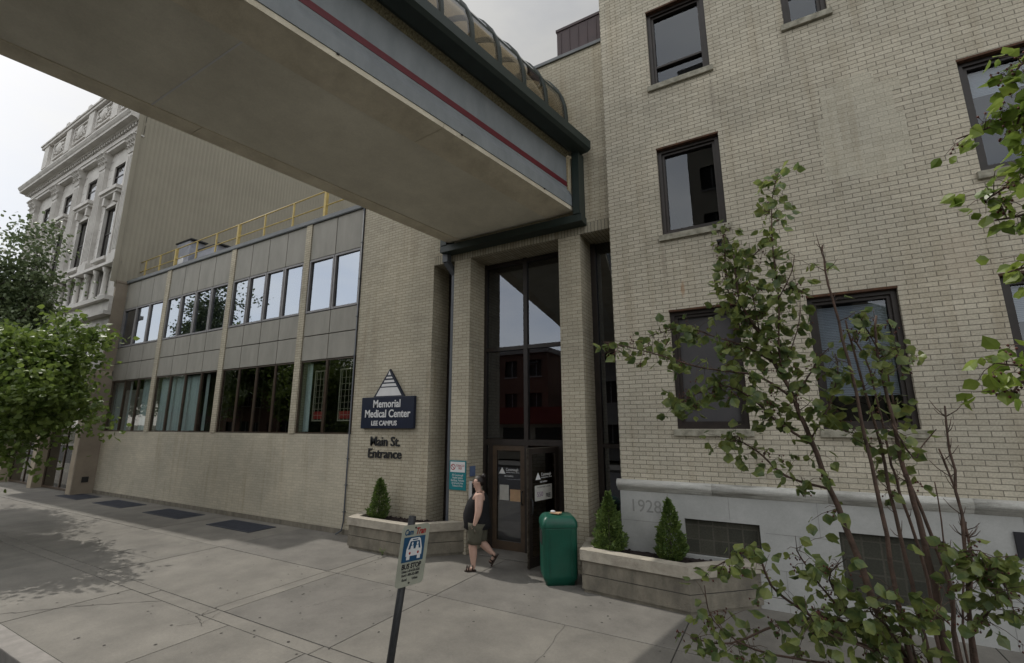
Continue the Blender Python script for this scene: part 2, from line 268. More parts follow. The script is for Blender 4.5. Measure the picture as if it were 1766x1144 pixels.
# ------------------------------------------------------------------ mesh helpers
OFF = {}
class MB:
    def __init__(s): s.v = []; s.f = []; s.mi = []; s.smooth = []
    def add(s, vs, fs, mi=0, sm=False):
        o = len(s.v); s.v += [Vector(v) for v in vs]
        for f in fs: s.f.append([o + i for i in f]); s.mi.append(mi); s.smooth.append(sm)
        return s
    def quad(s, a, b, c, d, mi=0): return s.add([a, b, c, d], [(0, 1, 2, 3)], mi)
    def box(s, x0, x1, y0, y1, z0, z1, mi=0, bev=0.0):
        if x1 < x0: x0, x1 = x1, x0
        if y1 < y0: y0, y1 = y1, y0
        if z1 < z0: z0, z1 = z1, z0
        if bev <= 0:
            return s.add([(x0, y0, z0), (x1, y0, z0), (x1, y1, z0), (x0, y1, z0), (x0, y0, z1), (x1, y0, z1), (x1, y1, z1), (x0, y1, z1)],
                         [(0, 3, 2, 1), (4, 5, 6, 7), (0, 1, 5, 4), (1, 2, 6, 5), (2, 3, 7, 6), (3, 0, 4, 7)], mi)
        bm = bmesh.new(); bmesh.ops.create_cube(bm, size=1)
        for v in bm.verts:
            v.co = Vector(((x0 + x1) / 2 + v.co.x * (x1 - x0), (y0 + y1) / 2 + v.co.y * (y1 - y0), (z0 + z1) / 2 + v.co.z * (z1 - z0)))
        bmesh.ops.bevel(bm, geom=bm.edges[:], offset=bev, segments=2, profile=0.6, affect='EDGES')
        return s.bm(bm, mi)
    def bm(s, bm, mi=0, sm=False):
        bm.verts.ensure_lookup_table()
        for i, v in enumerate(bm.verts): v.index = i
        s.add([v.co.copy() for v in bm.verts], [[v.index for v in f.verts] for f in bm.faces], mi, sm); bm.free(); return s
    def prism(s, poly, z0, z1, mi=0):                       # poly: list of (x,y), any winding
        n = len(poly)
        ar = sum(poly[i][0] * poly[(i + 1) % n][1] - poly[(i + 1) % n][0] * poly[i][1] for i in range(n))
        if ar < 0: poly = poly[::-1]
        return s.add([(x, y, z0) for x, y in poly] + [(x, y, z1) for x, y in poly],
                     [tuple(range(n))[::-1], tuple(range(n, 2 * n))] + [(i, (i + 1) % n, n + (i + 1) % n, n + i) for i in range(n)], mi)
    def loft(s, rings, mi=0, sm=True, cap=True):
        n = len(rings[0]); vs = [p for r_ in rings for p in r_]; fs = []
        for k in range(len(rings) - 1):
            for i in range(n):
                j = (i + 1) % n; fs.append((k * n + i, k * n + j, (k + 1) * n + j, (k + 1) * n + i))
        if cap: fs.append(tuple(range(n))[::-1]); fs.append(tuple((len(rings) - 1) * n + i for i in range(n)))
        return s.add(vs, fs, mi, sm)
    def tube(s, pts, rad, n=8, mi=0, sm=True):
        pts = [Vector(p) for p in pts]; rings = []
        if not hasattr(rad, '__len__'): rad = [rad] * len(pts)
        for i, p in enumerate(pts):
            t = (pts[min(i + 1, len(pts) - 1)] - pts[max(i - 1, 0)]).normalized()
            a = Vector((0, 0, 1)) if abs(t.z) < 0.9 else Vector((1, 0, 0))
            if i == 0: u = t.cross(a).normalized()
            else: u = (u - t * u.dot(t)).normalized()
            w = t.cross(u)
            rings.append([p + (u * math.cos(2 * math.pi * k / n) + w * math.sin(2 * math.pi * k / n)) * rad[i] for k in range(n)])
        return s.loft(rings, mi, sm)
    def bar(s, a, b, w, h, mi=0, up=(0, 0, 1)):             # rectangular bar from a to b
        a, b = Vector(a), Vector(b); t = (b - a).normalized(); u = t.cross(Vector(up)).normalized(); v = u.cross(t)
        c = [(-w / 2, -h / 2), (w / 2, -h / 2), (w / 2, h / 2), (-w / 2, h / 2)]
        return s.loft([[p + u * x + v * y for x, y in c] for p in (a, b)], mi, False)
    def build(s, name, mats, parent=None, label=None):
        off = OFF.get(parent.name, Vector()) if parent else Vector()
        me = bpy.data.meshes.new(name)
        me.from_pydata([v - off for v in s.v], [], s.f)
        if isinstance(mats, str): mats = [mats]
        for mm in mats: me.materials.append(MATS[mm])
        for p, mi, sm in zip(me.polygons, s.mi, s.smooth): p.material_index = mi; p.use_smooth = sm
        me.validate()
        uvl = me.uv_layers.new(name='UVMap').data
        for p in me.polygons:
            n = p.normal; ax = max(range(3), key=lambda i: abs(n[i]))
            for li in p.loop_indices:
                c = me.vertices[me.loops[li].vertex_index].co + off
                uvl[li].uv = (c.y, c.z) if ax == 0 else ((c.x, c.z) if ax == 1 else (c.x, c.y))
        ob = bpy.data.objects.new(name, me); COL.objects.link(ob)
        if parent: ob.parent = parent; OFF[ob.name] = off
        if label: ob['label'] = label
        return ob
def thing(name, label, cat, loc=(0, 0, 0), group=None):
    o = bpy.data.objects.new(name, None); COL.objects.link(o); o.location = loc; o.empty_display_size = 0.2
    OFF[o.name] = Vector(loc); o['label'] = label; o['category'] = cat
    if group: o['group'] = group
    return o
def tag(o, label, cat, group=None):
    o['label'] = label; o['category'] = cat
    if group: o['group'] = group
    return o
def struct(mb, name, mats):
    o = mb.build(name, mats); o['kind'] = 'structure'; return o
def copy_tree(o, parent=None, label=None, group=None, loc=None, rz=0, sc=1):
    c = o.copy(); COL.objects.link(c); c.parent = parent
    if parent is None:
        if label: c['label'] = label
        if group: c['group'] = group
        c.location = loc; c.rotation_euler = (0, 0, rz); c.scale = (sc, sc, sc)
    for ch in list(o.children): copy_tree(ch, c)
    return c
def text(s, size, extrude, mat_name, origin, xdir, zdir, name, parent=None, align='CENTER', bold=0.0, shear=0.0, sx=1.0, label=None):
    cu = bpy.data.curves.new('lettering', 'FONT'); cu.body = s; cu.size = size; cu.extrude = extrude; cu.align_x = align
    cu.offset = bold; cu.shear = shear; cu.resolution_u = 3; cu.space_line = 0.9
    tmp = bpy.data.objects.new('lettering_source', cu); COL.objects.link(tmp)
    bpy.context.view_layer.update()
    me = bpy.data.meshes.new_from_object(tmp.evaluated_get(bpy.context.evaluated_depsgraph_get()))
    bpy.data.objects.remove(tmp); bpy.data.curves.remove(cu)
    x = Vector(xdir).normalized(); z = Vector(zdir).normalized(); n = x.cross(z)      # towards the reader
    off = OFF.get(parent.name, Vector()) if parent else Vector()
    o0 = Vector(origin) - off
    for v in me.vertices: v.co = o0 + x * v.co.x * sx + z * v.co.y + n * v.co.z
    me.materials.clear(); me.materials.append(MATS[mat_name]); me.name = name
    if 'UVMap' not in me.uv_layers: me.uv_layers.new(name='UVMap')
    ob = bpy.data.objects.new(name, me); COL.objects.link(ob)
    if parent: ob.parent = parent; OFF[ob.name] = off
    if label: ob['label'] = label
    return ob
def wall(mb, x0, x1, z0, z1, y, depth, holes, mi=0, mi_rev=None):
    """front sheet at Y=y with rectangular openings (x0,x1,z0,z1) and reveals going back `depth`"""
    if mi_rev is None: mi_rev = mi
    xs = sorted({x0, x1, *[h[0] for h in holes], *[h[1] for h in holes]}); zs = sorted({z0, z1, *[h[2] for h in holes], *[h[3] for h in holes]})
    xs = [x for x in xs if x0 <= x <= x1]; zs = [z for z in zs if z0 <= z <= z1]
    for i in range(len(xs) - 1):
        for j in range(len(zs) - 1):
            cx, cz = (xs[i] + xs[i + 1]) / 2, (zs[j] + zs[j + 1]) / 2
            if any(h[0] < cx < h[1] and h[2] < cz < h[3] for h in holes): continue
            mb.quad((xs[i], y, zs[j]), (xs[i + 1], y, zs[j]), (xs[i + 1], y, zs[j + 1]), (xs[i], y, zs[j + 1]), mi)
    for a, b, c, d in holes:
        Y2 = y + depth
        mb.quad((a, y, c), (a, Y2, c), (b, Y2, c), (b, y, c), mi_rev); mb.quad((a, y, d), (b, y, d), (b, Y2, d), (a, Y2, d), mi_rev)
        mb.quad((a, y, c), (a, y, d), (a, Y2, d), (a, Y2, c), mi_rev); mb.quad((b, y, c), (b, Y2, c), (b, Y2, d), (b, y, d), mi_rev)
def frame(mb, x0, x1, z0, z1, y0, y1, w, mi=0, bottom=True):
    mb.box(x0, x0 + w, y0, y1, z0, z1, mi); mb.box(x1 - w, x1, y0, y1, z0, z1, mi)
    mb.box(x0 + w, x1 - w, y0, y1, z1 - w, z1, mi)
    if bottom: mb.box(x0 + w, x1 - w, y0, y1, z0, z0 + w, mi)

# ================================================================== SETTING
YR, YL, YG = 7.80, 7.95, 8.58
g = MB(); g.quad((-900, -900, -0.17), (900, -900, -0.17), (900, 900, -0.17), (-900, 900, -0.17)); struct(g, 'ground', 'earth')
g = MB(); g.quad((-300, -9.0, -0.15), (300, -9.0, -0.15), (300, 2.2, -0.15), (-300, 2.2, -0.15)); struct(g, 'road', 'asphalt')
g = MB()
for k in range(-12, 12):
    g.quad((k * 6.0, -3.5, -0.146), (k * 6.0 + 3, -3.5, -0.146), (k * 6.0 + 3, -3.38, -0.146), (k * 6.0, -3.38, -0.146))
struct(g, 'road_markings', 'paint_white')
g = MB()
x = -60
while x < 30: g.box(x + 0.004, x + 2.996, 2.2, 2.42, -0.16, 0.004, 0, 0.012); x += 3
struct(g, 'kerb', 'kerb_stone')
# pavement: real slabs with gaps over a dirty bed
rnd = random.Random(3)
g = MB(); g.box(-80, 40, 2.42, 9.5, -0.16, -0.012, 3)
def slab(x0, x1, y0, y1, mi=None):
    a = 0.007; dz = rnd.uniform(-0.002, 0.002); mi = rnd.choice((0, 0, 1, 2)) if mi is None else mi
    g.box(x0 + a, x1 - a, y0 + a, y1 - a, -0.02, dz, mi, 0.006)
xa = [-80, -60, -48, -40, -34, -29, -25, -21, -17.2, -13.7, -10.45, -7.1, -6.85, -4.72, -1.25, 1.9, 5.4, 9, 14, 22, 40]
for i in range(len(xa) - 1):
    slab(xa[i], xa[i + 1], 4.06, 5.95)
    slab(xa[i], xa[i + 1], 5.95, 9.4)
xb = [-80, -60, -48, -40, -34, -28, -22, -17, -12.2, -9.0, -6.35, -4.85, -1.6, 1.5, 5, 9, 14, 22, 40]
for i in range(len(xb) - 1): slab(xb[i], xb[i + 1], 2.42, 3.84)
xc = [-80, -60, -40, -30, -22, -16, -11.5, -8.55, -6.98, -4.8, -1.6, 3, 9, 20, 40]
for i in range(len(xc) - 1): slab(xc[i], xc[i + 1], 3.84, 4.06, 2)
struct(g, 'pavement', ['concrete_a', 'concrete_b', 'concrete_c', 'joint_dirt_shade'])
def crack(mb, pts, w=0.006):
    last = None
    out = []
    for i in range(len(pts) - 1):
        a, b = Vector(pts[i]), Vector(pts[i + 1]); n = 9
        for k in range(n):
            p = a.lerp(b, k / n); out.append(p + Vector((rnd.gauss(0, 0.012), rnd.gauss(0, 0.012))))
    out.append(Vector(pts[-1]))
    for i in range(len(out) - 1):
        a, b = out[i], out[i + 1]; t = (b - a).normalized(); s_ = Vector((-t.y, t.x)) * w * rnd.uniform(0.3, 1.0) / 2
        mb.quad((a.x - s_.x, a.y - s_.y, 0.0045), (b.x - s_.x, b.y - s_.y, 0.0045), (b.x + s_.x, b.y + s_.y, 0.0045), (a.x + s_.x, a.y + s_.y, 0.0045))
g = MB()
crack(g, [(-6.85, 4.0), (-6.7, 3.7), (-6.9, 3.5)]); crack(g, [(-7.1, 4.1), (-7.0, 3.8), (-6.6, 3.65)], 0.009)
crack(g, [(-5.6, 5.95), (-5.75, 5.5), (-5.9, 5.0), (-6.0, 4.7)], 0.005); crack(g, [(-5.4, 5.95), (-5.25, 5.6), (-5.3, 5.3)], 0.005)
crack(g, [(-8.0, 3.84), (-8.8, 3.2), (-9.4, 2.5)], 0.016); crack(g, [(-13.7, 5.0), (-12.4, 4.7), (-10.45, 4.85)], 0.008)
crack(g, [(-2.6, 5.95), (-2.5, 5.0), (-2.7, 4.06)], 0.005)
for k in range(190):                                          # chewing gum and tar spots
    cx_, cy_ = rnd.uniform(-12, 0.5), rnd.uniform(2.7, 7.0); r_ = rnd.uniform(0.006, 0.02)
    g.add([(cx_ + r_ * rnd.uniform(.7, 1.2) * math.cos(a * 1.047), cy_ + r_ * rnd.uniform(.7, 1.2) * math.sin(a * 1.047), 0.0042) for a in range(6)], [(0, 1, 2, 3, 4, 5)])
struct(g, 'pavement_cracks', 'joint_dirt_shade')
g = MB(); g.box(-300, 300, -12.0, -9.0, -0.16, 0.0); struct(g, 'far_pavement', 'concrete_b')
# a wooded ridge behind the far side of the street
g = MB(); rings = []
for i in range(41):
    xx = -260 + i * 13; hgt = 34 + 16 * math.sin(i * 0.37) + 9 * math.sin(i * 1.1 + 1)
    rings.append([(xx, -150, -1), (xx, -190, hgt * 0.75), (xx, -230, hgt), (xx, -300, hgt * 0.8), (xx, -330, -1)])
g.loft(rings, 0, True); struct(g, 'hills', 'leaf_dark')

# ================================================================== RIGHT BRICK BUILDING
RB = thing('brick_building', 'tall buff brick building of 1928 with pale stone base, filling the right of the photo', 'building', (-2.35, YR, 0))
X0, X1, ZT = -2.35, 16.0, 14.5
big = [(-1.42, -0.39, 5.72, 7.38, 'mid'), (-1.44, -0.41, 8.69, 10.33, 'top'), (-1.40, -0.36, 2.43, 4.36, 'board'), (0.55, 1.60, 2.43, 4.33, 'blind'),
       (2.65, 3.72, 5.74, 7.42, 'mid'), (0.75, 1.35, 8.95, 10.2, 'small'), (2.6, 3.65, 2.43, 4.33, 'mid'), (2.65, 3.72, 8.69, 10.33, 'mid'), (4.8, 5.85, 2.43, 4.33, 'mid'),
       (4.8, 5.85, 5.74, 7.42, 'mid')]
base = [(-1.39, -0.37, 0.58, 1.09), (0.56, 1.63, 0.28, 1.10), (3.2, 4.3, 0.28, 1.10)]
w = MB()
wall(w, X0, X1, 1.62, ZT, YR, 0.22, [b[:4] for b in big], 0)
w.quad((X0, YR, 1.3), (X0, YR, ZT), (X0, 14, ZT), (X0, 14, 1.3), 0)
w.quad((X1, YR, 0), (X1, 20, 0), (X1, 20, ZT), (X1, YR, ZT), 0)
w.box(X0 + 0.02, X1 - 0.02, YR + 0.02, 20, ZT - 0.02, ZT + 0.0, 0)
w.build('wall', 'buff_brick', RB)
w = MB()
wall(w, X0 - 0.02, X1, 0.0, 1.46, YR - 0.02, 0.2, base, 0)
w.quad((X0 - 0.02, YR - 0.02, 0), (X0 - 0.02, YR - 0.02, 1.46), (X0 - 0.02, 9, 1.46), (X0 - 0.02, 9, 0))
w = w                                                       # stone block joints: shallow darker grooves
for zz in (0.52, 0.99):
    w.box(X0, -1.42, YR - 0.0225, YR - 0.018, zz - 0.003, zz + 0.003, 1); w.box(-0.3, 0.5, YR - 0.0225, YR - 0.018, zz - 0.003, zz + 0.003, 1); w.box(1.7, 3.1, YR - 0.0225, YR - 0.018, zz - 0.003, zz + 0.003, 1)
for xx, za, zb in ((-1.62, 0.99, 1.46), (-0.1, 0.0, 0.52), (0.1, 0.52, 0.99), (1.95, 0.52, 0.99), (2.1, 0, 0.52), (0.35, 0.99, 1.46), (-0.75, 1.12, 1.46), (1.2, 1.12, 1.46), (2.35, 0.99, 1.46)):
    w.box(xx - 0.003, xx + 0.003, YR - 0.0225, YR - 0.018, za, zb, 1)
w.build('stone_base', ['base_stone', 'engraved'], RB)
# rounded belt course: half-round torus over a small cove, with irregular weathered length joints
rings = []
prof = [(0.0, 1.62), (-0.05, 1.625), (-0.085, 1.60), (-0.1, 1.56), (-0.09, 1.52), (-0.055, 1.49), (-0.035, 1.465), (-0.02, 1.44), (0.0, 1.44)]
w = MB(); xx = X0 - 0.06
while xx < X1:
    xn = min(xx + 1.45, X1)
    w.loft([[(xe, YR + 0.001 + py_ , pz_) for py_, pz_ in prof] for xe in (xx + 0.002, xn - 0.002)], 0, True); xx = xn
w.build('belt_course', 'belt_stone', RB)
w = MB()
pz = [(1.0, 6.07), (1.4, 6.07), (1.4, 6.0), (1.9, 6.0), (1.9, 6.14), (2.02, 6.14), (2.02, 6.9), (1.93, 6.9), (1.93, 7.25), (2.03, 7.25), (2.03, 7.45), (1.75, 7.45), (1.75, 7.66), (1.3, 7.66), (1.3, 7.59), (1.08, 7.59), (1.08, 7.1), (1.0, 7.1)]
w.add([(a, YR - 0.003, b_) for a, b_ in pz], [tuple(range(len(pz)))])
brick('patch_brick', (0.485, 0.455, 0.375), (0.55, 0.52, 0.435), (0.34, 0.32, 0.265), bw=0.23, rh=0.074, grime=0.12, ms=0.004, bump=0.2)
w.build('repaired_brick_patch', 'patch_brick', RB)
def office_window(x0, x1, z0, z1, kind):
    f = MB(); y = YR + 0.07
    frame(f, x0, x1, z0 + 0.0, z1, y, y + 0.14, 0.07)
    frame(f, x0 + 0.07, x1 - 0.07, z0 + 0.07, z1 - 0.07, y + 0.035, y + 0.12, 0.045)
    f.box(x0 - 0.004, x1 + 0.004, YR - 0.004, YR + 0.07, z1 - 0.012, z1 + 0.02, 1)
    if kind in ('top', 'small'):
        zb = z0 + (0.42 if kind == 'top' else 0.62)
        f.box(x0 + 0.115, x1 - 0.115, y + 0.03, y + 0.11, zb, zb + 0.035)
    elif kind == 'mid':
        pass
    fr_ = f.build('window', ['dark_bronze', 'rusty_lintel'], RB)
    if kind != 'board': p = MB(); p.box(x0 + 0.11, x1 - 0.11, y + 0.09, y + 0.098, z0 + 0.11, z1 - 0.11); p.build('pane', 'glass_office', fr_)
    s_ = MB(); s_.box(x0 - 0.05, x1 + 0.05, YR - 0.05, YR + 0.12, z0 - 0.11, z0 - 0.004, 0, 0.008); s_.build('sill', 'sill_stone', fr_)
    if kind == 'board':
        p = MB(); p.box(x0 + 0.1, x1 - 0.1, y + 0.09, y + 0.11, z0 + 0.1, z1 - 0.1); p.build('blanking_board', 'gray_board', fr_)
    if kind == 'blind' or (kind == 'mid' and x0 > 2):
        hb = 0.75 if kind == 'blind' else 0.3
        p = MB(); zz = z1 - 0.15
        while zz > z0 + (z1 - z0) * (1 - hb): p.box(x0 + 0.12, x1 - 0.12, y + 0.13, y + 0.135, zz - 0.02, zz); zz -= 0.024
        p.build('blind', 'blind_white', fr_)
for b in big: office_window(*b)
for (x0, x1, z0, z1) in base:
    f = MB(); f.box(x0, x1, YR + 0.05, YR + 0.12, z0, z1); f.build('glass_block_window', 'glass_block', RB)
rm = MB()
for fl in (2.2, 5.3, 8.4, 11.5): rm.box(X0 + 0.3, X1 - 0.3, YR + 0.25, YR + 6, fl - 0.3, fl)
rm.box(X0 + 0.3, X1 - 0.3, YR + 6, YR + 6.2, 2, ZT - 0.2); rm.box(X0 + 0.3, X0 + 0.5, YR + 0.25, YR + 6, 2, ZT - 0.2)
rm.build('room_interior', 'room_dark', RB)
t_ = text('1928', 0.27, 0.0015, 'engraved', (-1.97, YR - 0.0215, 1.13), (1, 0, 0), (0, 0, 1), 'date_carving', RB, bold=0.001, sx=0.95)
w = MB(); w.box(-0.53, -0.42, YR - 0.13, YR + 0.0, 5.27, 5.38, 0, 0.01); w.box(-0.56, -0.39, YR - 0.17, YR, 5.38, 5.405, 0); w.build('wall_lamp', 'black_metal', RB)
w = MB(); w.box(2.24, 2.75, YR - 0.05, YR - 0.021, 0.98, 1.28, 0, 0.004); pl_ = w.build('name_plaque', 'ink')
tag(pl_, 'black plaque on the pale stone base at the right edge of the photo', 'plaque')
text('H', 0.12, 0.002, 'paint_white', (2.31, YR - 0.054, 1.06), (1, 0, 0), (0, 0, 1), 'lettering', pl_, align='LEFT')

# ================================================================== WHITE/BUFF WING WITH THE ENTRANCE
HW = thing('hospital_wing', 'two storey hospital wing with ribbon windows, buff brick and tall glazed entrance', 'building', (-9.0, YL, 0))
XL0, XL1, ZL = -23.7, -9.0, 8.3
pil = [(-19.42, -19.14), (-15.18, -14.93), (-11.38, -11.14)]
ZB = 2.28                                                    # top of the brick base
w = MB(); w.quad((XL0, YL, 0), (XL1, YL, 0), (XL1, YL, ZB), (XL0, YL, ZB)); w.quad((XL0, YL, ZB), (XL1, YL, ZB), (XL1, YL + 0.15, ZB), (XL0, YL + 0.15, ZB))
w.build('brick_base', 'painted_brick', HW)
w = MB(); w.box(XL0, -6.6, YL - 0.015, YL + 0.0, 0.0, 0.12); w.build('plinth', 'planter_concrete', HW)
# sign wall, piers, lintel and upper brick
ZTOP = 10.25
def brickbox(x0, x1, y0, y1, z0, z1, name, mt='wing_brick'):
    b = MB(); b.box(x0, x1, y0, y1, z0, z1); return b.build(name, mt, HW)
SLZ = 6.14
brickbox(XL1, -6.6, YL, YG + 0.1, 0, ZTOP, 'sign_wall')
brickbox(-6.01, -5.57, YL, YG - 0.02, 0, SLZ, 'pier'); brickbox(-3.45, -3.0, YL, YG - 0.02, 0, SLZ, 'pier')
brickbox(-6.6, -2.352, YL, YG + 0.1, SLZ + 0.213, ZTOP, 'upper_wall')
b = MB(); b.box(-6.6, -2.352, YL, YG + 0.1, SLZ, SLZ + 0.213)
ob = b.build('soldier_course', ['soldier_brick'], HW)
for l in ob.data.uv_layers[0].data: l.uv = (l.uv[0], l.uv[1] - SLZ)
brickbox(-9, -2.4, YG + 0.1, 16, 8.25, ZTOP - 0.05, 'rear_block')
w = MB(); w.box(-9.05, -2.36, YL - 0.04, YL + 0.4, ZTOP, ZTOP + 0.07); w.build('coping', 'roof_trim', HW)
w = MB(); w.box(-3.38, -2.36, 7.98, 9.5, ZTOP + 0.071, 10.98, 0); w.box(-3.40, -2.36, 7.96, 9.52, 10.98, 11.04, 0)
for k in range(5): w.box(-3.3 + k * 0.2, -3.28 + k * 0.2, 7.968, 7.98, ZTOP + 0.08, 10.95)
w.build('penthouse', 'brown_metal', HW)
w = MB(); w.box(-2.375, -2.353, YL - 0.012, YL - 0.001, SLZ + 0.22, ZTOP); w.build('expansion_joint', 'black_metal', HW)
w = MB()
w.tube([(-9.03, YL - 0.03, 8.2), (-9.03, YL - 0.03, 0.3), (-9.05, YL - 0.06, 0.1), (-9.12, YL - 0.16, 0.03)], 0.018, 6)
for z in (0.5, 1.1, 1.7, 2.3, 3.2, 4.2, 5.2, 6.2, 7.2): w.box(-9.06, -9.0, YL - 0.055, YL, z, z + 0.02)
w.build('drain_pipe', 'pipe_grey', HW)
# curtain wall: bays between pilasters
bays = [(XL0, pil[0][0], 4), (pil[0][1], pil[1][0], 4), (pil[1][1], pil[2][0], 4), (pil[2][1], XL1 - 0.05, 2)]
for a, b_ in pil:
    w = MB(); w.box(a, b_, YL - 0.03, YL + 0.3, ZB, ZL - 0.1); w.build('pilaster', 'wing_brick', HW)
ROWS = [(ZB, 4.20, 'lower'), (4.20, 4.88, 'panel'), (4.88, 5.53, 'panel'), (5.53, 7.10, 'upper'), (7.10, ZL - 0.08, 'panel')]
mull = MB()
for bi, (a, b_, n) in enumerate(bays):
    dx = (b_ - a) / n
    for i in range(n):
        xa_, xb_ = a + i * dx, a + (i + 1) * dx
        for z0, z1, kind in ROWS:
            if kind == 'panel':
                p = MB(); p.box(xa_ + 0.012, xb_ - 0.012, YL + 0.0, YL + 0.06, z0 + 0.012, z1 - 0.012, 0, 0.004); p.build('facade_panel', 'spandrel', HW)
            else:
                f = MB(); fw = 0.055 if kind == 'upper' else 0.022; y0 = YL - 0.01 if kind == 'upper' else YL + 0.01
                frame(f, xa_ + 0.01, xb_ - 0.01, z0 + 0.01, z1 - 0.01, y0, YL + 0.09, fw)
                fo = f.build('window', 'alu_frame' if kind == 'upper' else 'bronze_brown', HW)
                gm = 'glass_upper' if kind == 'upper' else ('glass_dark' if bi == 2 else 'glass_teal')
                p = MB(); tl_ = rnd.uniform(-0.004, 0.004)
                p.box(xa_ + 0.01 + fw, xb_ - 0.01 - fw, YL + 0.04, YL + 0.047, z0 + 0.01 + fw, z1 - 0.01 - fw); xm_ = (xa_ + xb_) / 2; tz_ = rnd.uniform(-.004, .004)
                for v in p.v: v.y += tl_ * (v.x - xm_) / .4 + tz_ * (v.z - z0 - .7)
                p.build('pane', gm, fo)
                # curtains
                if kind == 'upper': cov, cm = (0.0, 1.0), 'curtain_pale'
                elif bi == 2: cov, cm = (0.0, 0.16 if i == 0 else 0.06), 'curtain_teal'
                else:
                    cov = {(0, 0): (0, 1), (0, 1): (0, .55), (0, 2): (0, .1), (0, 3): (0, 1), (1, 0): (0, 1), (1, 1): (0, 1), (1, 2): (0, .65), (1, 3): (0.0, .12), (3, 0): (0, .22), (3, 1): (.82, 1)}[(bi, i)]
                    cm = 'curtain_teal'
                p = MB(); xx0 = xa_ + 0.03 + cov[0] * (dx - 0.06); xx1 = xa_ + 0.03 + cov[1] * (dx - 0.06); npl = max(4, int((xx1 - xx0) / 0.05)); vs = []; fs = []
                for k in range(npl + 1):
                    px_ = xx0 + (xx1 - xx0) * k / npl; yy = YL + 0.2 + 0.025 * math.sin(k * 1.9) + rnd.uniform(-.008, .008)
                    vs += [(px_, yy, z0 + 0.05), (px_, yy, z1 - 0.05)]
                    if k: fs.append((2 * k - 2, 2 * k, 2 * k + 1, 2 * k - 1))
                p.add(vs, fs, 0, True); p.build('curtain', cm, fo)
    mull.box(a, b_, YL + 0.061, YL + 0.09, ZB, ZL - 0.1)     # dark backing would block the glass: split below
mull = MB()
for a, b_, n in bays:
    for z0, z1, kind in ROWS:
        if kind == 'panel': mull.box(a, b_, YL + 0.062, YL + 0.11, z0, z1)
mull.build('panel_backing', 'dark_joint', HW)
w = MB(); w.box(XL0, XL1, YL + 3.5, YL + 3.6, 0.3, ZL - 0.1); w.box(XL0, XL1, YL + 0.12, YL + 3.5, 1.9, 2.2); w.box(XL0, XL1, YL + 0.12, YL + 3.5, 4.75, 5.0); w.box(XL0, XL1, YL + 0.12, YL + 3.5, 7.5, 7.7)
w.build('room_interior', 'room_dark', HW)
# two tall stained glass lights inside the last bay
for k, (xa_, xb_) in enumerate(((-10.85, -10.3), (-9.85, -9.3))):
    w = MB(); frame(w, xa_, xb_, 2.6, 3.95, YL + 0.26, YL + 0.28, 0.03, 0)
    for j in range(3): w.box(xa_ + 0.08 + j * 0.14, xa_ + 0.09 + j * 0.14, YL + 0.262, YL + 0.275, 2.63, 3.92, 0)
    for j in range(7): w.box(xa_ + 0.03, xb_ - 0.03, YL + 0.262, YL + 0.275, 2.75 + j * 0.16, 2.76 + j * 0.16, 0)
    w.box(xa_ + 0.05, xb_ - 0.1, YL + 0.264, YL + 0.272, 2.66, 2.85, 1)
    w.build('hanging_screen', ['tan_stone', 'sign_red'], HW)
w = MB(); w.box(XL0, XL1, YL - 0.06, YL + 0.35, ZL - 0.08, ZL + 0.03); w.box(XL0, XL1, YL - 0.045, YL - 0.03, ZL - 0.1, ZL - 0.08); w.build('roof_edge', 'roof_trim', HW)
w = MB(); w.box(XL0, XL1, YL + 0.35, 22, ZL - 0.1, ZL); w.build('roof', 'roof_gravel', HW)
# glazed entrance screen
G = MB()
for x_, ww in ((-6.57, .05), (-6.02, .08), (-5.56, .10), (-4.52, .09), (-3.5, .1), (-2.96, .14), (-2.40, .05)): G.box(x_ - ww / 2, x_ + ww / 2, YG - 0.05, YG + 0.06, 0.02, SLZ)
for z_ in (4.13, SLZ - 0.06): G.box(-5.51, -4.565, YG - 0.045, YG + 0.05, z_ - 0.04, z_ + 0.04); G.box(-4.475, -3.55, YG - 0.045, YG + 0.05, z_ - 0.04, z_ + 0.04)
G.box(-5.51, -4.565, YG - 0.045, YG + 0.05, 2.08, 2.2); G.box(-4.475, -3.55, YG - 0.045, YG + 0.05, 2.08, 2.2)
G.box(-2.89, -2.43, YG - 0.045, YG + 0.05, 2.08, 2.14); G.box(-5.43, -5.33, YG - 0.04, YG + 0.05, 0.02, 2.08); G.box(-3.82, -3.72, YG - 0.04, YG + 0.05, 0.02, 2.08)
G.build('entrance_frame', 'dark_bronze', HW)
panes = [(-5.5, -4.575, 4.18, SLZ - 0.11), (-4.465, -3.56, 4.18, SLZ - 0.11), (-5.5, -4.575, 2.21, 4.08), (-4.465, -3.56, 2.21, 4.08),
         (-2.88, -2.44, 2.15, SLZ), (-2.88, -2.44, 0.3, 2.07), (-6.54, -6.07, 0.3, SLZ), (-3.71, -3.56, 0.05, 2.07), (-5.5, -5.44, 0.05, 2.07)]
for (a, b_, c, d) in panes:
    p = MB(); p.box(a, b_, YG + 0.0, YG + 0.008, c, d); p.build('pane', 'glass_entry', HW)
w = MB(); w.box(-2.94, -2.36, YG - 0.03, YG + 0.06, 0, 0.3); w.box(-6.6, -6.02, YG - 0.03, YG + 0.06, 0, 0.3); w.build('kick_wall', 'bronze_brown', HW)
w = MB()                                                       # lobby: floor, walls, ceiling
w.box(-8.5, -2.5, YG + 0.07, 13.5, -0.02, 0.006); w.box(-8.5, -2.5, YG + 0.1, 13.5, 6.3, 6.4); w.box(-8.5, -2.5, 13.5, 13.6, 0, 6.3); w.box(-8.6, -8.5, YG + 0.1, 13.5, 0, 6.3); w.box(-2.5, -2.38, YG + 0.1, 13.5, 0, 6.3)
w.box(-5.0, -4.4, 11.2, 11.6, 0, 6.3)
w.build('lobby', 'lobby_dark', HW)
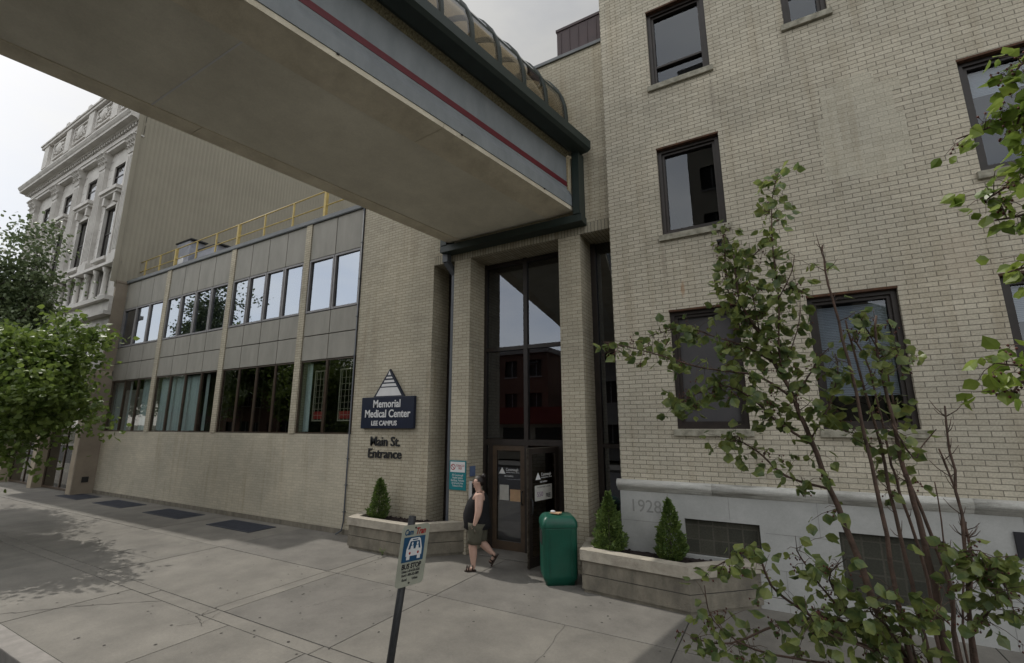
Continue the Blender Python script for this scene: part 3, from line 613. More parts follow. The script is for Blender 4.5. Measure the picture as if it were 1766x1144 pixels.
w = MB(); w.box(-6.55, -6.38, 10.3, 10.36, 2.02, 2.04); w.box(-6.52, -6.36, 10.3, 10.36, 1.95, 1.965); w.build('lobby_light', 'lamp_glow', HW)
w = MB(); w.box(-5.55, -3.46, YL + 0.1, YG + 0.06, 0.006, 0.03, 0, 0.006); w.build('threshold', 'concrete_b', HW)
def door_leaf(name, hinge, ang, width, sgn, label, poster):
    """leaf in local x (from hinge), rotated by ang about the hinge"""
    D = Matrix.Translation(Vector(hinge)) @ Matrix.Rotation(ang, 4, 'Z')
    def tf(mb): mb.v = [D @ v for v in mb.v]; return mb
    f = MB(); sw = 0.1
    a, b_ = (0, width) if sgn > 0 else (-width, 0)
    frame(f, a, b_, 0.03, 2.07, -0.022, 0.022, sw); f.box(a + sw, b_ - sw, -0.021, 0.021, 0.13, 0.2)
    ob = tf(f).build(name, 'bronze_brown' if sgn > 0 else 'dark_bronze', HW, label)
    p = MB(); p.box(a + sw, b_ - sw, -0.004, 0.004, 0.2, 1.97); tf(p).build('pane', 'glass_entry', ob)
    hx = b_ - 0.05 if sgn > 0 else a + 0.05
    h = MB(); h.tube([(hx, -0.02, 0.92), (hx, -0.07, 0.94), (hx, -0.075, 1.05), (hx, -0.07, 1.16), (hx, -0.02, 1.18)], 0.014, 6); tf(h).build('handle', 'black_metal', ob)
    e = MB(); ex = b_ if sgn > 0 else a
    e.box(ex - (0.004 if sgn > 0 else 0), ex + (0 if sgn > 0 else 0.004), -0.0235, 0.0235, 0.03, 2.075); e.box(a, b_, -0.0235, 0.0235, 2.07, 2.076)
    tf(e).build('edge_trim', 'steel_worn' if sgn < 0 else 'dark_bronze', ob)
    xd = D.to_3x3() @ Vector((1, 0, 0)); cxm = (a + b_) / 2
    def P(x_, z_, o_=-0.006): return D @ Vector((x_, o_, z_))
    tr = MB(); tr.add([P(cxm - 0.24, 1.5), P(cxm - 0.08, 1.5), P(cxm - 0.16, 1.63)], [(0, 1, 2)]); tr.build('door_logo', 'paint_white', ob)
    text('Conemaugh', 0.085, 0.001, 'paint_white', P(cxm - 0.07, 1.56), xd, (0, 0, 1), 'lettering', ob, 'LEFT', sx=0.72)
    text('MEMORIAL MEDICAL CENTER', 0.03, 0.001, 'paint_white', P(cxm - 0.07, 1.52), xd, (0, 0, 1), 'lettering', ob, 'LEFT', sx=0.8)
    text('LEE CAMPUS', 0.045, 0.001, 'paint_white', P(cxm, 1.44), xd, (0, 0, 1), 'lettering', ob, sx=0.85)
    if poster:
        q = MB(); q.add([P(cxm - 0.26, 1.13), P(cxm + 0.25, 1.13), P(cxm + 0.25, 1.4), P(cxm - 0.26, 1.4)], [(0, 1, 2, 3)]); pb = q.build('poster', 'paper_white', ob)
        text('DO YOUR HEART A FAVOR', 0.04, 0.0005, 'ink', P(cxm, 1.35, -0.0075), xd, (0, 0, 1), 'lettering', ob, sx=0.8)
        text('550', 0.12, 0.0005, 'purple_ink', P(cxm - 0.11, 1.2, -0.0075), xd, (0, 0, 1), 'lettering', ob)
        text('FREE', 0.1, 0.0005, 'ink', P(cxm + 0.13, 1.17, -0.0075), xd, (0, 0, 1), 'lettering', ob, sx=0.7, bold=0.003)
    else:
        q = MB(); q.add([P(cxm - 0.22, 0.98), P(cxm - 0.0, 0.98), P(cxm - 0.0, 1.28), P(cxm - 0.22, 1.28)], [(0, 1, 2, 3)]); q.build('notice', 'paper_white', ob)
        q = MB(); q.add([P(cxm + 0.03, 0.97), P(cxm + 0.27, 0.97), P(cxm + 0.27, 1.2), P(cxm + 0.03, 1.2)], [(0, 1, 2, 3)]); q.build('notice', 'paper_tan', ob)
door_leaf('door', (-5.33, YG - 0.01, 0), 0, 0.765, 1, 'closed bronze door leaf with two paper notices', False)
door_leaf('door', (-3.83, YG - 0.04, 0), R(77), 0.9, -1, 'dark door leaf standing open with a poster', True)
w = MB(); w.box(-5.555, -5.535, 8.02, 8.2, 1.47, 1.67); w.build('notice', 'notice_blue', HW)
w = MB(); w.box(-5.56, -5.50, 8.1, 8.3, 1.0, 1.36, 0, 0.01); w.box(-5.57, -5.51, 8.02, 8.05, 1.0, 1.38, 1); w.build('intercom', ['black_metal', 'paint_white'], HW)
# down pipe and elbow beside the first pier
w = MB(); w.bar((-6.16, YL - 0.1, 6.42), (-6.16, YL - 0.1, 6.1), 0.14, 0.14, 0, (1, 0, 0)); w.bar((-6.16, YL - 0.1, 6.12), (-6.07, YL + 0.12, 5.86), 0.12, 0.12, 0, (1, 0, 0)); w.bar((-6.07, YL + 0.12, 5.9), (-6.07, YL + 0.12, 0.5), 0.12, 0.12, 0, (1, 0, 0))
w.build('downspout', 'pipe_grey', HW)

# wall signs
XD, ZD = (1, 0, 0), (0, 0, 1)
sg = thing('hospital_sign', 'navy hospital sign board with a striped white triangle on the brick wall', 'sign', (-7.8, YL, 2.4))
w = MB(); w.box(-8.60, -6.97, YL - 0.09, YL - 0.01, 2.42, 3.14, 0, 0.008); w.box(-8.2, -8.1, YL - 0.012, YL, 2.5, 3.0); w.box(-7.4, -7.3, YL - 0.012, YL, 2.5, 3.0); w.build('board', 'sign_navy', sg)
w = MB(); ax, hw, zb, zt = -7.76, 0.47, 3.142, 3.78
w.add([(ax - hw, YL - 0.08, zb), (ax + hw, YL - 0.08, zb), (ax, YL - 0.08, zt), (ax - hw, YL - 0.02, zb), (ax + hw, YL - 0.02, zb), (ax, YL - 0.02, zt)],
      [(0, 1, 2), (5, 4, 3), (0, 3, 4, 1), (1, 4, 5, 2), (2, 5, 3, 0)]); w.build('triangle', 'sign_navy', sg)
w = MB(); H_ = zt - zb
for f0, f1 in ((0.03, .33), (.37, .47), (.52, .60), (.66, .72), (.78, .93)):
    s0 = (1 - f0) * hw - 0.055; s1 = (1 - f1) * hw - 0.055 * 0.9
    s1 = max(s1, 0.002)
    w.add([(ax - s0, YL - 0.083, zb + f0 * H_), (ax + s0, YL - 0.083, zb + f0 * H_), (ax + s1, YL - 0.083, zb + f1 * H_), (ax - s1, YL - 0.083, zb + f1 * H_)], [(0, 1, 2, 3)])
w.build('stripes', 'paint_white', sg)
def serif_text(s, size, x, y, z, sx, name, parent, col='paint_white', bold=0.004):
    return text(s, size, 0.004, col, (x, y, z), XD, ZD, name, parent, sx=sx, bold=bold)
serif_text('Memorial', 0.245, -7.79, YL - 0.094, 2.90, 0.92, 'lettering', sg)
serif_text('Medical Center', 0.245, -7.77, YL - 0.094, 2.675, 0.92, 'lettering', sg)
serif_text('LEE CAMPUS', 0.15, -7.85, YL - 0.094, 2.49, 0.95, 'lettering', sg, bold=0.003)
t1 = text('Main St.\nEntrance', 0.30, 0.012, 'letter_dark', (-7.86, YL - 0.018, 2.03), XD, ZD, 'wall_lettering', bold=0.0025, sx=0.98)
tag(t1, 'dark raised letters Main St. Entrance on the brick below the navy sign', 'lettering')
tb = thing('tobacco_free_sign', 'teal and white tobacco free sign on the brick pier left of the doors', 'sign', (-5.8, YL, 1.2))
w = MB(); w.box(-6.0, -5.585, YL - 0.02, YL - 0.002, 1.20, 1.78, 0, 0.003); w.build('board', 'teal_sign', tb)
w = MB(); w.box(-5.975, -5.61, YL - 0.0225, YL - 0.0195, 1.55, 1.755); w.build('white_panel', 'paint_white', tb)
w = MB(); w.add([(-5.905 + r_ * math.cos(a * math.pi / 12), YL - 0.0245, 1.65 + r_ * math.sin(a * math.pi / 12)) for r_ in (0.06, 0.045) for a in range(24)], [(i, (i + 1) % 24, 24 + (i + 1) % 24, 24 + i) for i in range(24)])
w.add([(-5.945, YL - 0.0245, 1.685), (-5.935, YL - 0.0245, 1.695), (-5.865, YL - 0.0245, 1.615), (-5.875, YL - 0.0245, 1.605)], [(3, 2, 1, 0)]); w.build('no_smoking_symbol', 'sign_red', tb)
text('TOBACCO\nFREE', 0.06, 0.0008, 'sign_red', (-5.725, YL - 0.024, 1.66), XD, ZD, 'lettering', tb, sx=0.72)
text('All Conemaugh\nHealth System\nBuildings, Vehicles\n& Grounds Are\nTobacco-Free', 0.058, 0.0008, 'paint_white', (-5.79, YL - 0.022, 1.475), XD, ZD, 'lettering', tb, sx=0.78)

# ================================================================== YELLOW ROOF RAIL AND ROOF UNITS
RL = thing('roof_railing', 'yellow pipe guard rail along the low roof edge', 'railing', (-17, 8.3, ZL))
yr = 8.3; zt_, zm_ = 9.40, 8.93
xs = [-23.6, -22.35, -21.14, -19.87, -18.37, -17.05, -15.64, -14.15, -12.66, -11.13, -9.7]
w = MB(); w.tube([(-23.6, yr, zt_ - 0.15), (xs[-1], yr, zt_ + 0.05)], 0.022, 6); w.build('top_rail', 'yellow_paint', RL)
w = MB(); w.tube([(-23.6, yr, zm_ - 0.1), (xs[-1], yr, zm_ + 0.03)], 0.02, 6); w.build('mid_rail', 'yellow_paint', RL)
for i, x_ in enumerate(xs):
    w = MB(); r_ = 0.045 if i in (3, 6, 9) else 0.022; tp = zt_ - 0.15 + 0.2 * (x_ + 23.6) / 13.9
    w.box(x_ - r_, x_ + r_, yr - r_, yr + r_, ZL, tp); w.build('post', 'yellow_paint', RL)
for i, (xa_, xb_, y_, h_, lb) in enumerate(((-22.1, -21.0, 9.2, 1.95, 'grey rooftop cooling unit with a round fan, nearer the ornate building'), (-20.7, -19.2, 9.4, 1.45, 'lower grey rooftop unit beside the tall cooling unit, under a dark pipe'))):
    ac = thing('rooftop_unit', lb, 'air conditioner', ((xa_ + xb_) / 2, y_ + .3, ZL), 'cooling units behind the yellow rail')
    w = MB(); w.box(xa_, xb_, y_, y_ + 0.6, ZL + 0.12, ZL + h_, 0, 0.03); w.build('cabinet', 'ac_metal', ac)
    w = MB(); w.box(xa_, xa_ + .08, y_, y_ + .6, ZL, ZL + .12); w.box(xb_ - .08, xb_, y_, y_ + .6, ZL, ZL + .12); w.build('feet', 'black_metal', ac)
    w = MB(); cx_ = (xa_ + xb_) / 2; w.loft([[(cx_ + r_ * math.cos(a * .3927), yy, ZL + h_ * .55 + r_ * math.sin(a * .3927)) for a in range(16)] for r_, yy in ((.22, y_ - .001), (.22, y_ - .03), (.16, y_ - .03))]); w.build('fan_ring', 'paint_white', ac)
    w = MB(); w.box(xa_ - 0.05, xb_ + 0.15, y_ - 0.04, y_ + 0.64, ZL + h_, ZL + h_ + 0.05); w.build('lid', 'black_metal', ac)

# ================================================================== ORNATE BUILDING
OB = thing('ornate_building', 'tall ornate white stone building with corinthian pilasters and heavy cornice', 'building', (-30, 7.6, 0))
YO = 7.62; OX0, OX1 = -35.9, -22.78
wc = [-24.72, -27.62, -30.5, -33.35]
holes = []
for c_ in wc:
    holes += [(c_ - .52, c_ + .52, 13.0, 14.1), (c_ - .55, c_ + .55, 9.55, 12.0), (c_ - .66, c_ - .07, 7.7, 8.95), (c_ + .07, c_ + .66, 7.7, 8.95), (c_ - .6, c_ + .6, 5.0, 6.5)]
w = MB(); wall(w, OX0, OX1, 4.4, 18.3, YO, 0.35, holes, 0)
w.quad((OX0, YO, 0), (OX0, YO, 18.3), (OX0, 20, 18.3), (OX0, 20, 0)); w.quad((OX0, YO, 18.3), (OX1, YO, 18.3), (OX1, 20, 18.3), (OX0, 20, 18.3))
                                                       # rustication joints
for zz in [4.8 + 0.42 * k for k in range(27)]:
    for c_ in wc:
        for s_ in (-1, 1):
            xa_ = c_ + s_ * 0.8; xb_ = c_ + s_ * 1.05
            w.box(xa_, xb_, YO - 0.003, YO + 0.004, zz, zz + 0.02, 1)
w.build('wall', ['ornate_stone', 'engraved'], OB)
for (a, b_, c, d) in holes:
    f = MB(); frame(f, a, b_, c, d, YO + 0.05, YO + 0.12, 0.05); f.box(a + .05, b_ - .05, YO + .06, YO + .11, (c + d) / 2, (c + d) / 2 + .04); fo = f.build('window', 'dark_bronze', OB)
    p = MB(); p.box(a + .05, b_ - .05, YO + .08, YO + .09, c + .05, d - .05); p.build('pane', 'glass_dark', fo)
    if d > 14: 
        s_ = MB(); s_.box(a - .35, b_ + .35, YO - 0.3, YO, 12.62, 12.78); s_.box(a - .28, b_ + .28, YO - 0.22, YO, 12.5, 12.62); s_.box(a - .1, a + .08, YO - .2, YO, 12.1, 12.5); s_.box(b_ - .08, b_ + .1, YO - .2, YO, 12.1, 12.5); s_.build('hood', 'ornate_stone', fo)
    elif 9 < c < 10 or c < 6:
        s_ = MB(); s_.box(a - .14, b_ + .14, YO - 0.2, YO, c - .14, c - .002); s_.build('sill', 'ornate_stone', fo)
        s_ = MB(); s_.box(a - .13, a - .002, YO - .07, YO, c, d + .13); s_.box(b_ + .002, b_ + .13, YO - .07, YO, c, d + .13); s_.box(a - .002, b_ + .002, YO - .07, YO, d + .002, d + .13); s_.build('architrave', 'ornate_stone', fo)
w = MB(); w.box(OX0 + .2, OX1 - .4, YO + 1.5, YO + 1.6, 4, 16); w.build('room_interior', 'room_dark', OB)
def column(x_, z0, z1, r_, name='column'):
    m_ = MB(); m_.loft([[(x_ + q * math.cos(a * .5236), YO - .1 + q * math.sin(a * .5236), z) for a in range(12)] for q, z in ((r_ * 1.5, z0), (r_ * 1.5, z0 + .1), (r_, z0 + .16), (r_ * .85, z1 - .22), (r_ * 1.15, z1 - .18), (r_ * 1.6, z1))])
    return m_.build(name, 'ornate_stone', OB)
for c_ in wc:
    for dx in (-.93, 0, .93): column(c_ + dx, 7.65, 8.98, .1)
pilx = [OX1 - .45, *[(wc[i] + wc[i + 1]) / 2 for i in range(3)], OX0 + .75]
for x_ in pilx:
    w = MB(); w.box(x_ - .3, x_ + .3, YO - .16, YO, 9.3, 14.15); 
    for k in range(4): w.box(x_ - .24 + k * .14, x_ - .19 + k * .14, YO - .19, YO - .16, 9.7, 14.0)
    w.box(x_ - .4, x_ + .4, YO - .24, YO, 9.1, 9.5); w.build('pilaster', 'ornate_stone', OB)
    w = MB()
    w.loft([[(x_ - q, YO - .16 - e, z), (x_ + q, YO - .16 - e, z), (x_ + q, YO, z), (x_ - q, YO, z)] for q, e, z in ((.31, .03, 14.15), (.33, .06, 14.3), (.36, .1, 14.55), (.46, .2, 14.8))], 0, False)
    w.box(x_ - .5, x_ + .5, YO - .38, YO, 14.8, 14.86)
    for row in range(3):
        for k in range(4):
            xx = x_ - .3 + k * .2 + (0.1 if row % 2 else 0); zz = 14.22 + row * .2; yy = YO - .2 - row * .05
            w.loft([[(xx - q, yy - e, zz + z), (xx + q, yy - e, zz + z), (xx + q, yy + .05, zz + z), (xx - q, yy + .05, zz + z)] for q, e, z in ((.07, 0, 0), (.08, .02, .1), (.06, .1, .17), (.02, .13, .14))], 0, False)
    w.build('capital', 'ornate_stone', OB)
w = MB(); w.box(OX0 - .05, OX1 + .0, YO - .24, YO, 14.86, 15.0); w.box(OX0 - .08, OX1 + .0, YO - .28, YO, 15.0, 15.06); w.box(OX0 - .03, OX1, YO - .2, YO, 15.06, 15.36)
w.build('entablature', 'ornate_stone', OB)
w = MB(); prof = [(0, 15.5), (-.3, 15.5), (-.34, 15.56), (-.55, 15.58), (-.56, 15.68), (-.6, 15.72), (-.66, 15.82), (-.66, 15.87), (0, 15.98)]
w.loft([[(xe, YO + a, b_) for a, b_ in prof] for xe in (OX0 - .65, OX1)], 0, False); w.build('cornice', 'ornate_stone', OB)
w = MB(); x_ = OX0 - .2
while x_ < OX1 - .1: w.box(x_, x_ + .13, YO - .28, YO, 15.36, 15.5); x_ += .26
w.build('dentils', 'ornate_stone', OB)
w = MB(); w.box(OX0, OX1, YO - .12, YO, 15.99, 16.95); w.box(OX0, OX1, YO - .2, YO + .3, 18.3, 18.45); w.box(OX0 - .05, OX1, YO - .25, YO + .3, 18.45, 18.54)
for x_ in pilx: w.box(x_ - .35, x_ + .35, YO - .15, YO, 16.95, 18.3)
for i in range(4):
    w.box(wc[i] - .6, wc[i] - .2, YO - .2, YO + .25, 18.58, 18.72); w.box(wc[i] + .9, wc[i] + 1.25, YO - .2, YO + .25, 18.58, 18.8)
w.build('attic', 'ornate_stone', OB)
for i, c_ in enumerate(wc):
    w = MB(); frame(w, c_ - .95, c_ + .95, 17.2, 18.2, YO - .08, YO, .08); 
    rr = random.Random(i)
    for k in range(26):
        t = k / 25 * 2 - 1; xx = c_ + t * .75; zz = 17.7 + .25 * math.sin(abs(t) * 7) * (1 if k % 2 else -1) * (1 - abs(t) * .4); q = .05 + .05 * (1 - abs(t))
        w.box(xx - q, xx + q, YO - .06 - rr.random() * .05, YO, zz - q, zz + q)
    w.loft([[(c_ + q * math.cos(a * .785), YO - e, 17.7 + q * 1.2 * math.sin(a * .785)) for a in range(8)] for q, e in ((.3, 0), (.28, .1), (.15, .16))]); w.build('relief_panel', 'ornate_stone', OB)
w = MB()
for z0, z1, d_ in ((6.85, 7.0, .3), (7.0, 7.45, .18), (7.45, 7.62, .36), (9.0, 9.12, .3), (4.4, 4.62, .3)): w.box(OX0, OX1 + .0, YO - d_, YO - 0.001, z0, z1)
w.build('band_course', 'ornate_stone', OB)
# street storey: piers with shopfront glass between
for x_ in (-23.35, -27.0, -31.0, -35.4):
    w = MB(); w.box(x_ - .22 if x_ < -24 else -23.2, x_ + .25 if x_ < -24 else -22.81, 7.3, YO + .6, 0, 4.4); w.build('street_pier', 'tan_stone', OB)
w = MB(); w.box(-36.2, -22.73, 7.28, YO + .3, 4.4, 4.62); w.build('street_lintel', 'tan_stone', OB)
for a, b_ in ((-26.74, -23.22), (-30.78, -27.24), (-35.2, -31.24)):
    f = MB(); frame(f, a, b_, 0.02, 4.4, YO, YO + .08, .08); f.box((a + b_) / 2 - .04, (a + b_) / 2 + .04, YO, YO + .08, .1, 4.3); f.box(a + .08, b_ - .08, YO, YO + .08, 2.3, 2.4); fo = f.build('shop_window', 'bronze_brown', OB)
    p = MB(); p.box(a + .08, b_ - .08, YO + .03, YO + .04, .1, 4.32); p.build('pane', 'glass_dark', fo)
w = MB(); w.box(-22.85, -22.72, 7.56, YL + .3, 4.62, 8.2); w.box(-22.80, -22.72, 7.29, YL + .3, 0, 4.39); w.box(-22.87, -22.70, 7.54, YL + .3, 8.2, 8.28); w.build('corner_strip', 'brown_stone', OB)
w = MB(); w.box(-22.72, -22.70, 7.55, 7.75, .42, .62); w.build('vent', 'black_metal', OB)
# ribbed metal cladding on the long side wall
w = MB(); y = 7.5; n = 0; vs = []; fs = []
while y < 36:
    for dy, dx in ((0, 0), (.02, .009), (.08, .009), (.1, 0)): vs += [(OX1 + dx, y + dy, 8.0), (OX1 + dx, y + dy, 18.2)]
    y += .17
for k in range(len(vs) // 2 - 1): fs.append((2 * k, 2 * k + 2, 2 * k + 3, 2 * k + 1))
w.add(vs, fs); w.box(OX1 - .3, OX1 + .06, 7.5, 36, 18.2, 18.35)
w.box(OX1 + .02, OX1 + .06, 7.34, 7.5, 8.2, 18.3)
w.build('side_cladding', 'cladding', OB)

# ================================================================== SKY BRIDGE
AZ = R(13.5); SL = -0.05; BY = 7.75
bd = Vector((math.sin(AZ), math.cos(AZ), SL))                 # towards the wall
def BP(x_, z_, t): return Vector((x_, BY, z_)) - bd * t       # t metres back from the wall plane
SB = thing('skybridge', 'covered pedestrian bridge overhead with red stripe and arched glass roof', 'bridge', (-4.5, BY, 6.5))
LEN = 24.5
def ext(name, prof, mt, t0=0.0, t1=LEN, parent=None, segs=1):
    w_ = MB(); w_.loft([[BP(x_, z_, t0 + (t1 - t0) * k / segs) for x_, z_ in prof] for k in range(segs + 1)], 0, False)
    return w_.build(name, mt, parent or SB)
ext('soffit', [(-5.705, 6.515), (-3.565, 6.515), (-3.565, 6.75), (-5.705, 6.75)], 'soffit')
# edge beams are cast in lengths, with a tight joint between
for cuts, prof in (((0, 3.19, 8.6, 14.0, 19.4, LEN), [(-3.57, 6.50), (-3.03, 6.55), (-3.02, 6.60), (-3.02, 6.80), (-3.14, 6.80), (-3.57, 6.80)]), ((0, 4.95, 10.4, 15.8, LEN), [(-6.03, 6.50), (-5.70, 6.50), (-5.70, 6.80), (-6.03, 6.80)])):
    for ta, tb_ in zip(cuts, cuts[1:]): ext('edge_beam', prof, 'beam_concrete', ta + .004, tb_ - .004)
for t in (5.53, 13.3, 21.1):
    w = MB(); w.loft([[BP(x_, z_, tt) for x_, z_ in ((-5.70, 6.511), (-3.57, 6.511), (-3.57, 6.52), (-5.70, 6.52))] for tt in (t, t + .02)], 0, False); w.build('soffit_joint', 'paint_white', SB)
ext('side_panel', [(-3.13, 6.80), (-3.10, 6.80), (-3.10, 7.80), (-3.13, 7.80)], 'bridge_panel', .08)
ext('lower_side_panel', [(-3.019, 6.62), (-3.005, 6.62), (-3.005, 6.81), (-3.095, 6.99), (-3.105, 6.99), (-3.019, 6.80)], 'bridge_panel', .02)
ext('side_panel', [(-5.98, 6.80), (-5.95, 6.80), (-5.95, 8.0), (-5.98, 8.0)], 'bridge_panel', .08)
ext('red_stripe', [(-3.10, 7.05), (-3.094, 7.05), (-3.094, 7.155), (-3.10, 7.155)], 'stripe_red', .08)
for k in range(12):
    t = .9 + k * 1.95; w = MB(); w.loft([[BP(x_, z_, tt) for x_, z_ in ((-3.012, 6.60), (-2.996, 6.605), (-2.996, 6.62), (-3.012, 6.625))] for tt in (t, t + .03)], 0, False); w.build('fixing', 'black_metal', SB)
ext('ledge', [(-3.12, 7.66), (-2.96, 7.78), (-2.96, 7.84), (-3.12, 7.84)], 'pebble_ledge', .1)
ext('cornice_beam', [(-3.12, 7.79), (-2.94, 7.72), (-2.72, 7.75), (-2.66, 7.80), (-2.66, 7.97), (-2.72, 7.99), (-3.2, 7.99), (-3.2, 7.9)], 'green_metal', -.05)
ext('cornice_beam', [(-6.4, 7.77), (-5.9, 7.75), (-5.9, 7.99), (-6.4, 7.97)], 'green_metal', 0)
ext('deck', [(-5.94, 6.80), (-3.14, 6.80), (-3.14, 6.95), (-5.94, 6.95)], 'soffit')
VC, VR, VZ = -4.53, 1.42, 8.62                                  # vault axis, radius, springing height
def arc(a0, a1, n, r_): return [(VC + r_ * math.cos(a0 + (a1 - a0) * i / n), VZ + r_ * math.sin(a0 + (a1 - a0) * i / n)) for i in range(n + 1)]
def vault_path(r_): return [(VC + r_, 7.97)] + arc(0, math.pi, 18, r_) + [(VC - r_, 7.97)]
w = MB()
outer, inner = vault_path(VR), vault_path(VR - .01)
for t0, t1 in ((0.0, LEN),):
    n = len(outer)
    for P_ in (outer, inner):
        w.add([BP(x_, z_, t_) for t_ in (t0, t1) for x_, z_ in P_], [(i, i + 1, n + i + 1, n + i) for i in range(n - 1)], 0, True)
w.build('vault_glazing', 'glass_vault', SB)
t = 0.03
while t < LEN:
    w_ = MB(); o_, i_ = vault_path(VR + .03), vault_path(VR - .05)
    prof = o_ + i_[::-1]; n = len(o_)
    vs = [BP(x_, z_, tt) for tt in (t - .03, t + .03) for x_, z_ in (*o_, *i_)]; fs = []; N2 = 2 * n
    for k in range(n - 1):
        fs += [(k, k + 1, n + k + 1, n + k), (N2 + k, N2 + n + k, N2 + n + k + 1, N2 + k + 1), (k, N2 + k, N2 + k + 1, k + 1), (n + k, n + k + 1, N2 + n + k + 1, N2 + n + k)]
    w_.add(vs, fs); w_.build('vault_rib', 'green_metal', SB); t += 0.64
for x_, z_ in ((VC + VR, 8.42), (VC + VR - .12, 9.15), (VC - VR, 8.42), (VC - VR + .12, 9.15)):
    ext('vault_rail', [(x_ - .025, z_ - .025), (x_ + .025, z_ - .025), (x_ + .025, z_ + .025), (x_ - .025, z_ + .025)], 'green_metal')
w = MB(); w.box(-6.22, -2.84, BY - .08, YL - .002, 6.29, 6.44); w.box(-3.0, -2.86, BY - .1, YL - .002, 6.44, 7.78); w.box(-6.2, -6.04, BY - .1, YL - .002, 6.44, 7.78); w.box(-3.12, -3.06, BY + .0, YL - .002, 6.82, 7.7, 1)
w.build('wall_collar', ['green_metal', 'beam_concrete'], SB)

# ================================================================== PLANTERS
def planter(name, outline, back, label):
    """outline: outer edge polyline front side from wall to wall"""
    T = thing(name, label, 'planter', (outline[1][0], outline[1][1], 0), 'concrete planters by the entrance')
    pts = [Vector((a, b_)) for a, b_ in outline]
    def inset(d):
        out = []
        for i, p in enumerate(pts):
            if i == 0: t_ = (pts[1] - p).normalized(); nrm = Vector((-t_.y, t_.x)); out.append(p + nrm * d)
            elif i == len(pts) - 1: t_ = (p - pts[i - 1]).normalized(); nrm = Vector((-t_.y, t_.x)); out.append(p + nrm * d)
            else:
                t1_ = (p - pts[i - 1]).normalized(); t2_ = (pts[i + 1] - p).normalized(); n1 = Vector((-t1_.y, t1_.x)); n2 = Vector((-t2_.y, t2_.x)); b2 = (n1 + n2).normalized(); out.append(p + b2 * d / max(.3, b2.dot(n1)))
        return out
    def ring(do, di, z0, z1, nm, mt):
        o_, i_ = inset(do), inset(di); m_ = MB(); n = len(o_)
        for k in range(n - 1):
            m_.prism([tuple(o_[k]), tuple(o_[k + 1]), tuple(i_[k + 1]), tuple(i_[k])], z0, z1)
        return m_.build(nm, mt, T)
    ring(0.05, 0.17, 0.0, 0.05, 'foot', 'planter_concrete'); ring(0.025, 0.17, 0.05, 0.25, 'wall', 'planter_concrete'); ring(0.035, 0.17, 0.25, 0.262, 'groove', 'joint_dirt_shade')  # groove ring coloured dark to stand for its shadow line
    ring(0.03, 0.17, 0.262, 0.46, 'wall', 'planter_concrete'); ring(0.0, 0.19, 0.46, 0.61, 'rim', 'planter_cap')
    i_ = inset(0.17); m_ = MB()
    poly = [tuple(p) for p in i_] + back
    m_.prism(poly, 0.0, 0.53); so = m_.build('soil', 'soil', T)
    mc = MB(); rr = random.Random(5)
    xs_ = [p[0] for p in poly]; ys_ = [p[1] for p in poly]
    for k in range(500):
        a, b_ = rr.uniform(min(xs_), max(xs_)), rr.uniform(min(ys_), max(ys_) - .02)
        c = False
        for q in range(len(poly)):
            (x1_, y1_), (x2_, y2_) = poly[q], poly[(q + 1) % len(poly)]
            if (y1_ > b_) != (y2_ > b_) and a < (x2_ - x1_) * (b_ - y1_) / (y2_ - y1_) + x1_: c = not c
        if c:
            s_ = rr.uniform(.008, .022); h_ = rr.uniform(.53, .55); an = rr.random() * 3.14
            d1 = Vector((math.cos(an) * s_ * 2, math.sin(an) * s_ * 2, rr.uniform(-.01, .01))); d2 = Vector((-math.sin(an) * s_, math.cos(an) * s_, rr.uniform(-.005, .008))); c0 = Vector((a, b_, h_))
            mc.add([c0 - d1 - d2, c0 + d1 - d2, c0 + d1 + d2, c0 - d1 + d2], [(0, 1, 2, 3)])
    mo = mc.build('bark_mulch', 'soil', T); mo['kind'] = 'stuff'
    return T
planter('planter', [(-8.28, YL - .001), (-8.05, 7.16), (-6.42, 7.12), (-5.58, YL - .001)], [], 'chamfered concrete planter under the navy sign, left of the doors')
planter('planter', [(-3.02, YL - .02), (-2.86, 7.14), (-1.24, 6.98), (-0.38, YR - .025)], [(-2.37, YR - .025), (-2.37, YG - 0.06), (-3.0, YG - 0.06)], 'chamfered concrete planter beside the green bin, under the 1928 stone')

# ================================================================== CONIFERS
def conifer(base, h, r_, seed, label, lean=0):
    T = thing('dwarf_conifer', label, 'conifer', base, 'small conical conifers in the planters')
    rr = random.Random(seed); B = Vector(base)
    w = MB(); w.tube([B, B + Vector((0, 0, h * .85))], [.02, .006], 6); w.build('trunk', 'bark_gray', T)
    f = MB(); lumps = [(rr.random() * 6.28, rr.random() * .85, rr.uniform(.05, .28)) for _ in range(34)]
    for k in range(5200):
        u = rr.random() ** 1.25; ang = rr.random() * 6.283
        prof_ = (1 - u) ** .72 * min(1, (u + .12) / .22)
        bump_ = 0
        for la, lz, lb_ in lumps:
            d_ = ((math.cos(ang - la) - 1) * -1.2) + ((u - lz) / .1) ** 2 * .5
            if d_ < 1: bump_ = max(bump_, lb_ * (1 - d_))
        rad = r_ * prof_ * (0.72 + bump_ * 2.0) * (1 - .55 * rr.random() ** 2.2)
        p = B + Vector((math.cos(ang) * rad, math.sin(ang) * rad, .02 + u * h))
        out = Vector((math.cos(ang), math.sin(ang), .55 + rr.uniform(-.2, .5))).normalized()
        out = (out + Vector((rr.gauss(0, .35), rr.gauss(0, .35), rr.gauss(0, .3)))).normalized()
        L_ = rr.uniform(.018, .038) * (1.9 if rr.random() < .06 else 1); sd = out.cross(Vector((rr.gauss(0, 1), rr.gauss(0, 1), rr.gauss(0, 1)))).normalized() * L_ * .28
        f.add([p - sd, p + sd, p + out * L_ + sd * .6, p + out * L_ * 1.15, p + out * L_ - sd * .6], [(0, 1, 2, 3, 4)])
    f.build('foliage', 'leaf_spruce', T)
    return T
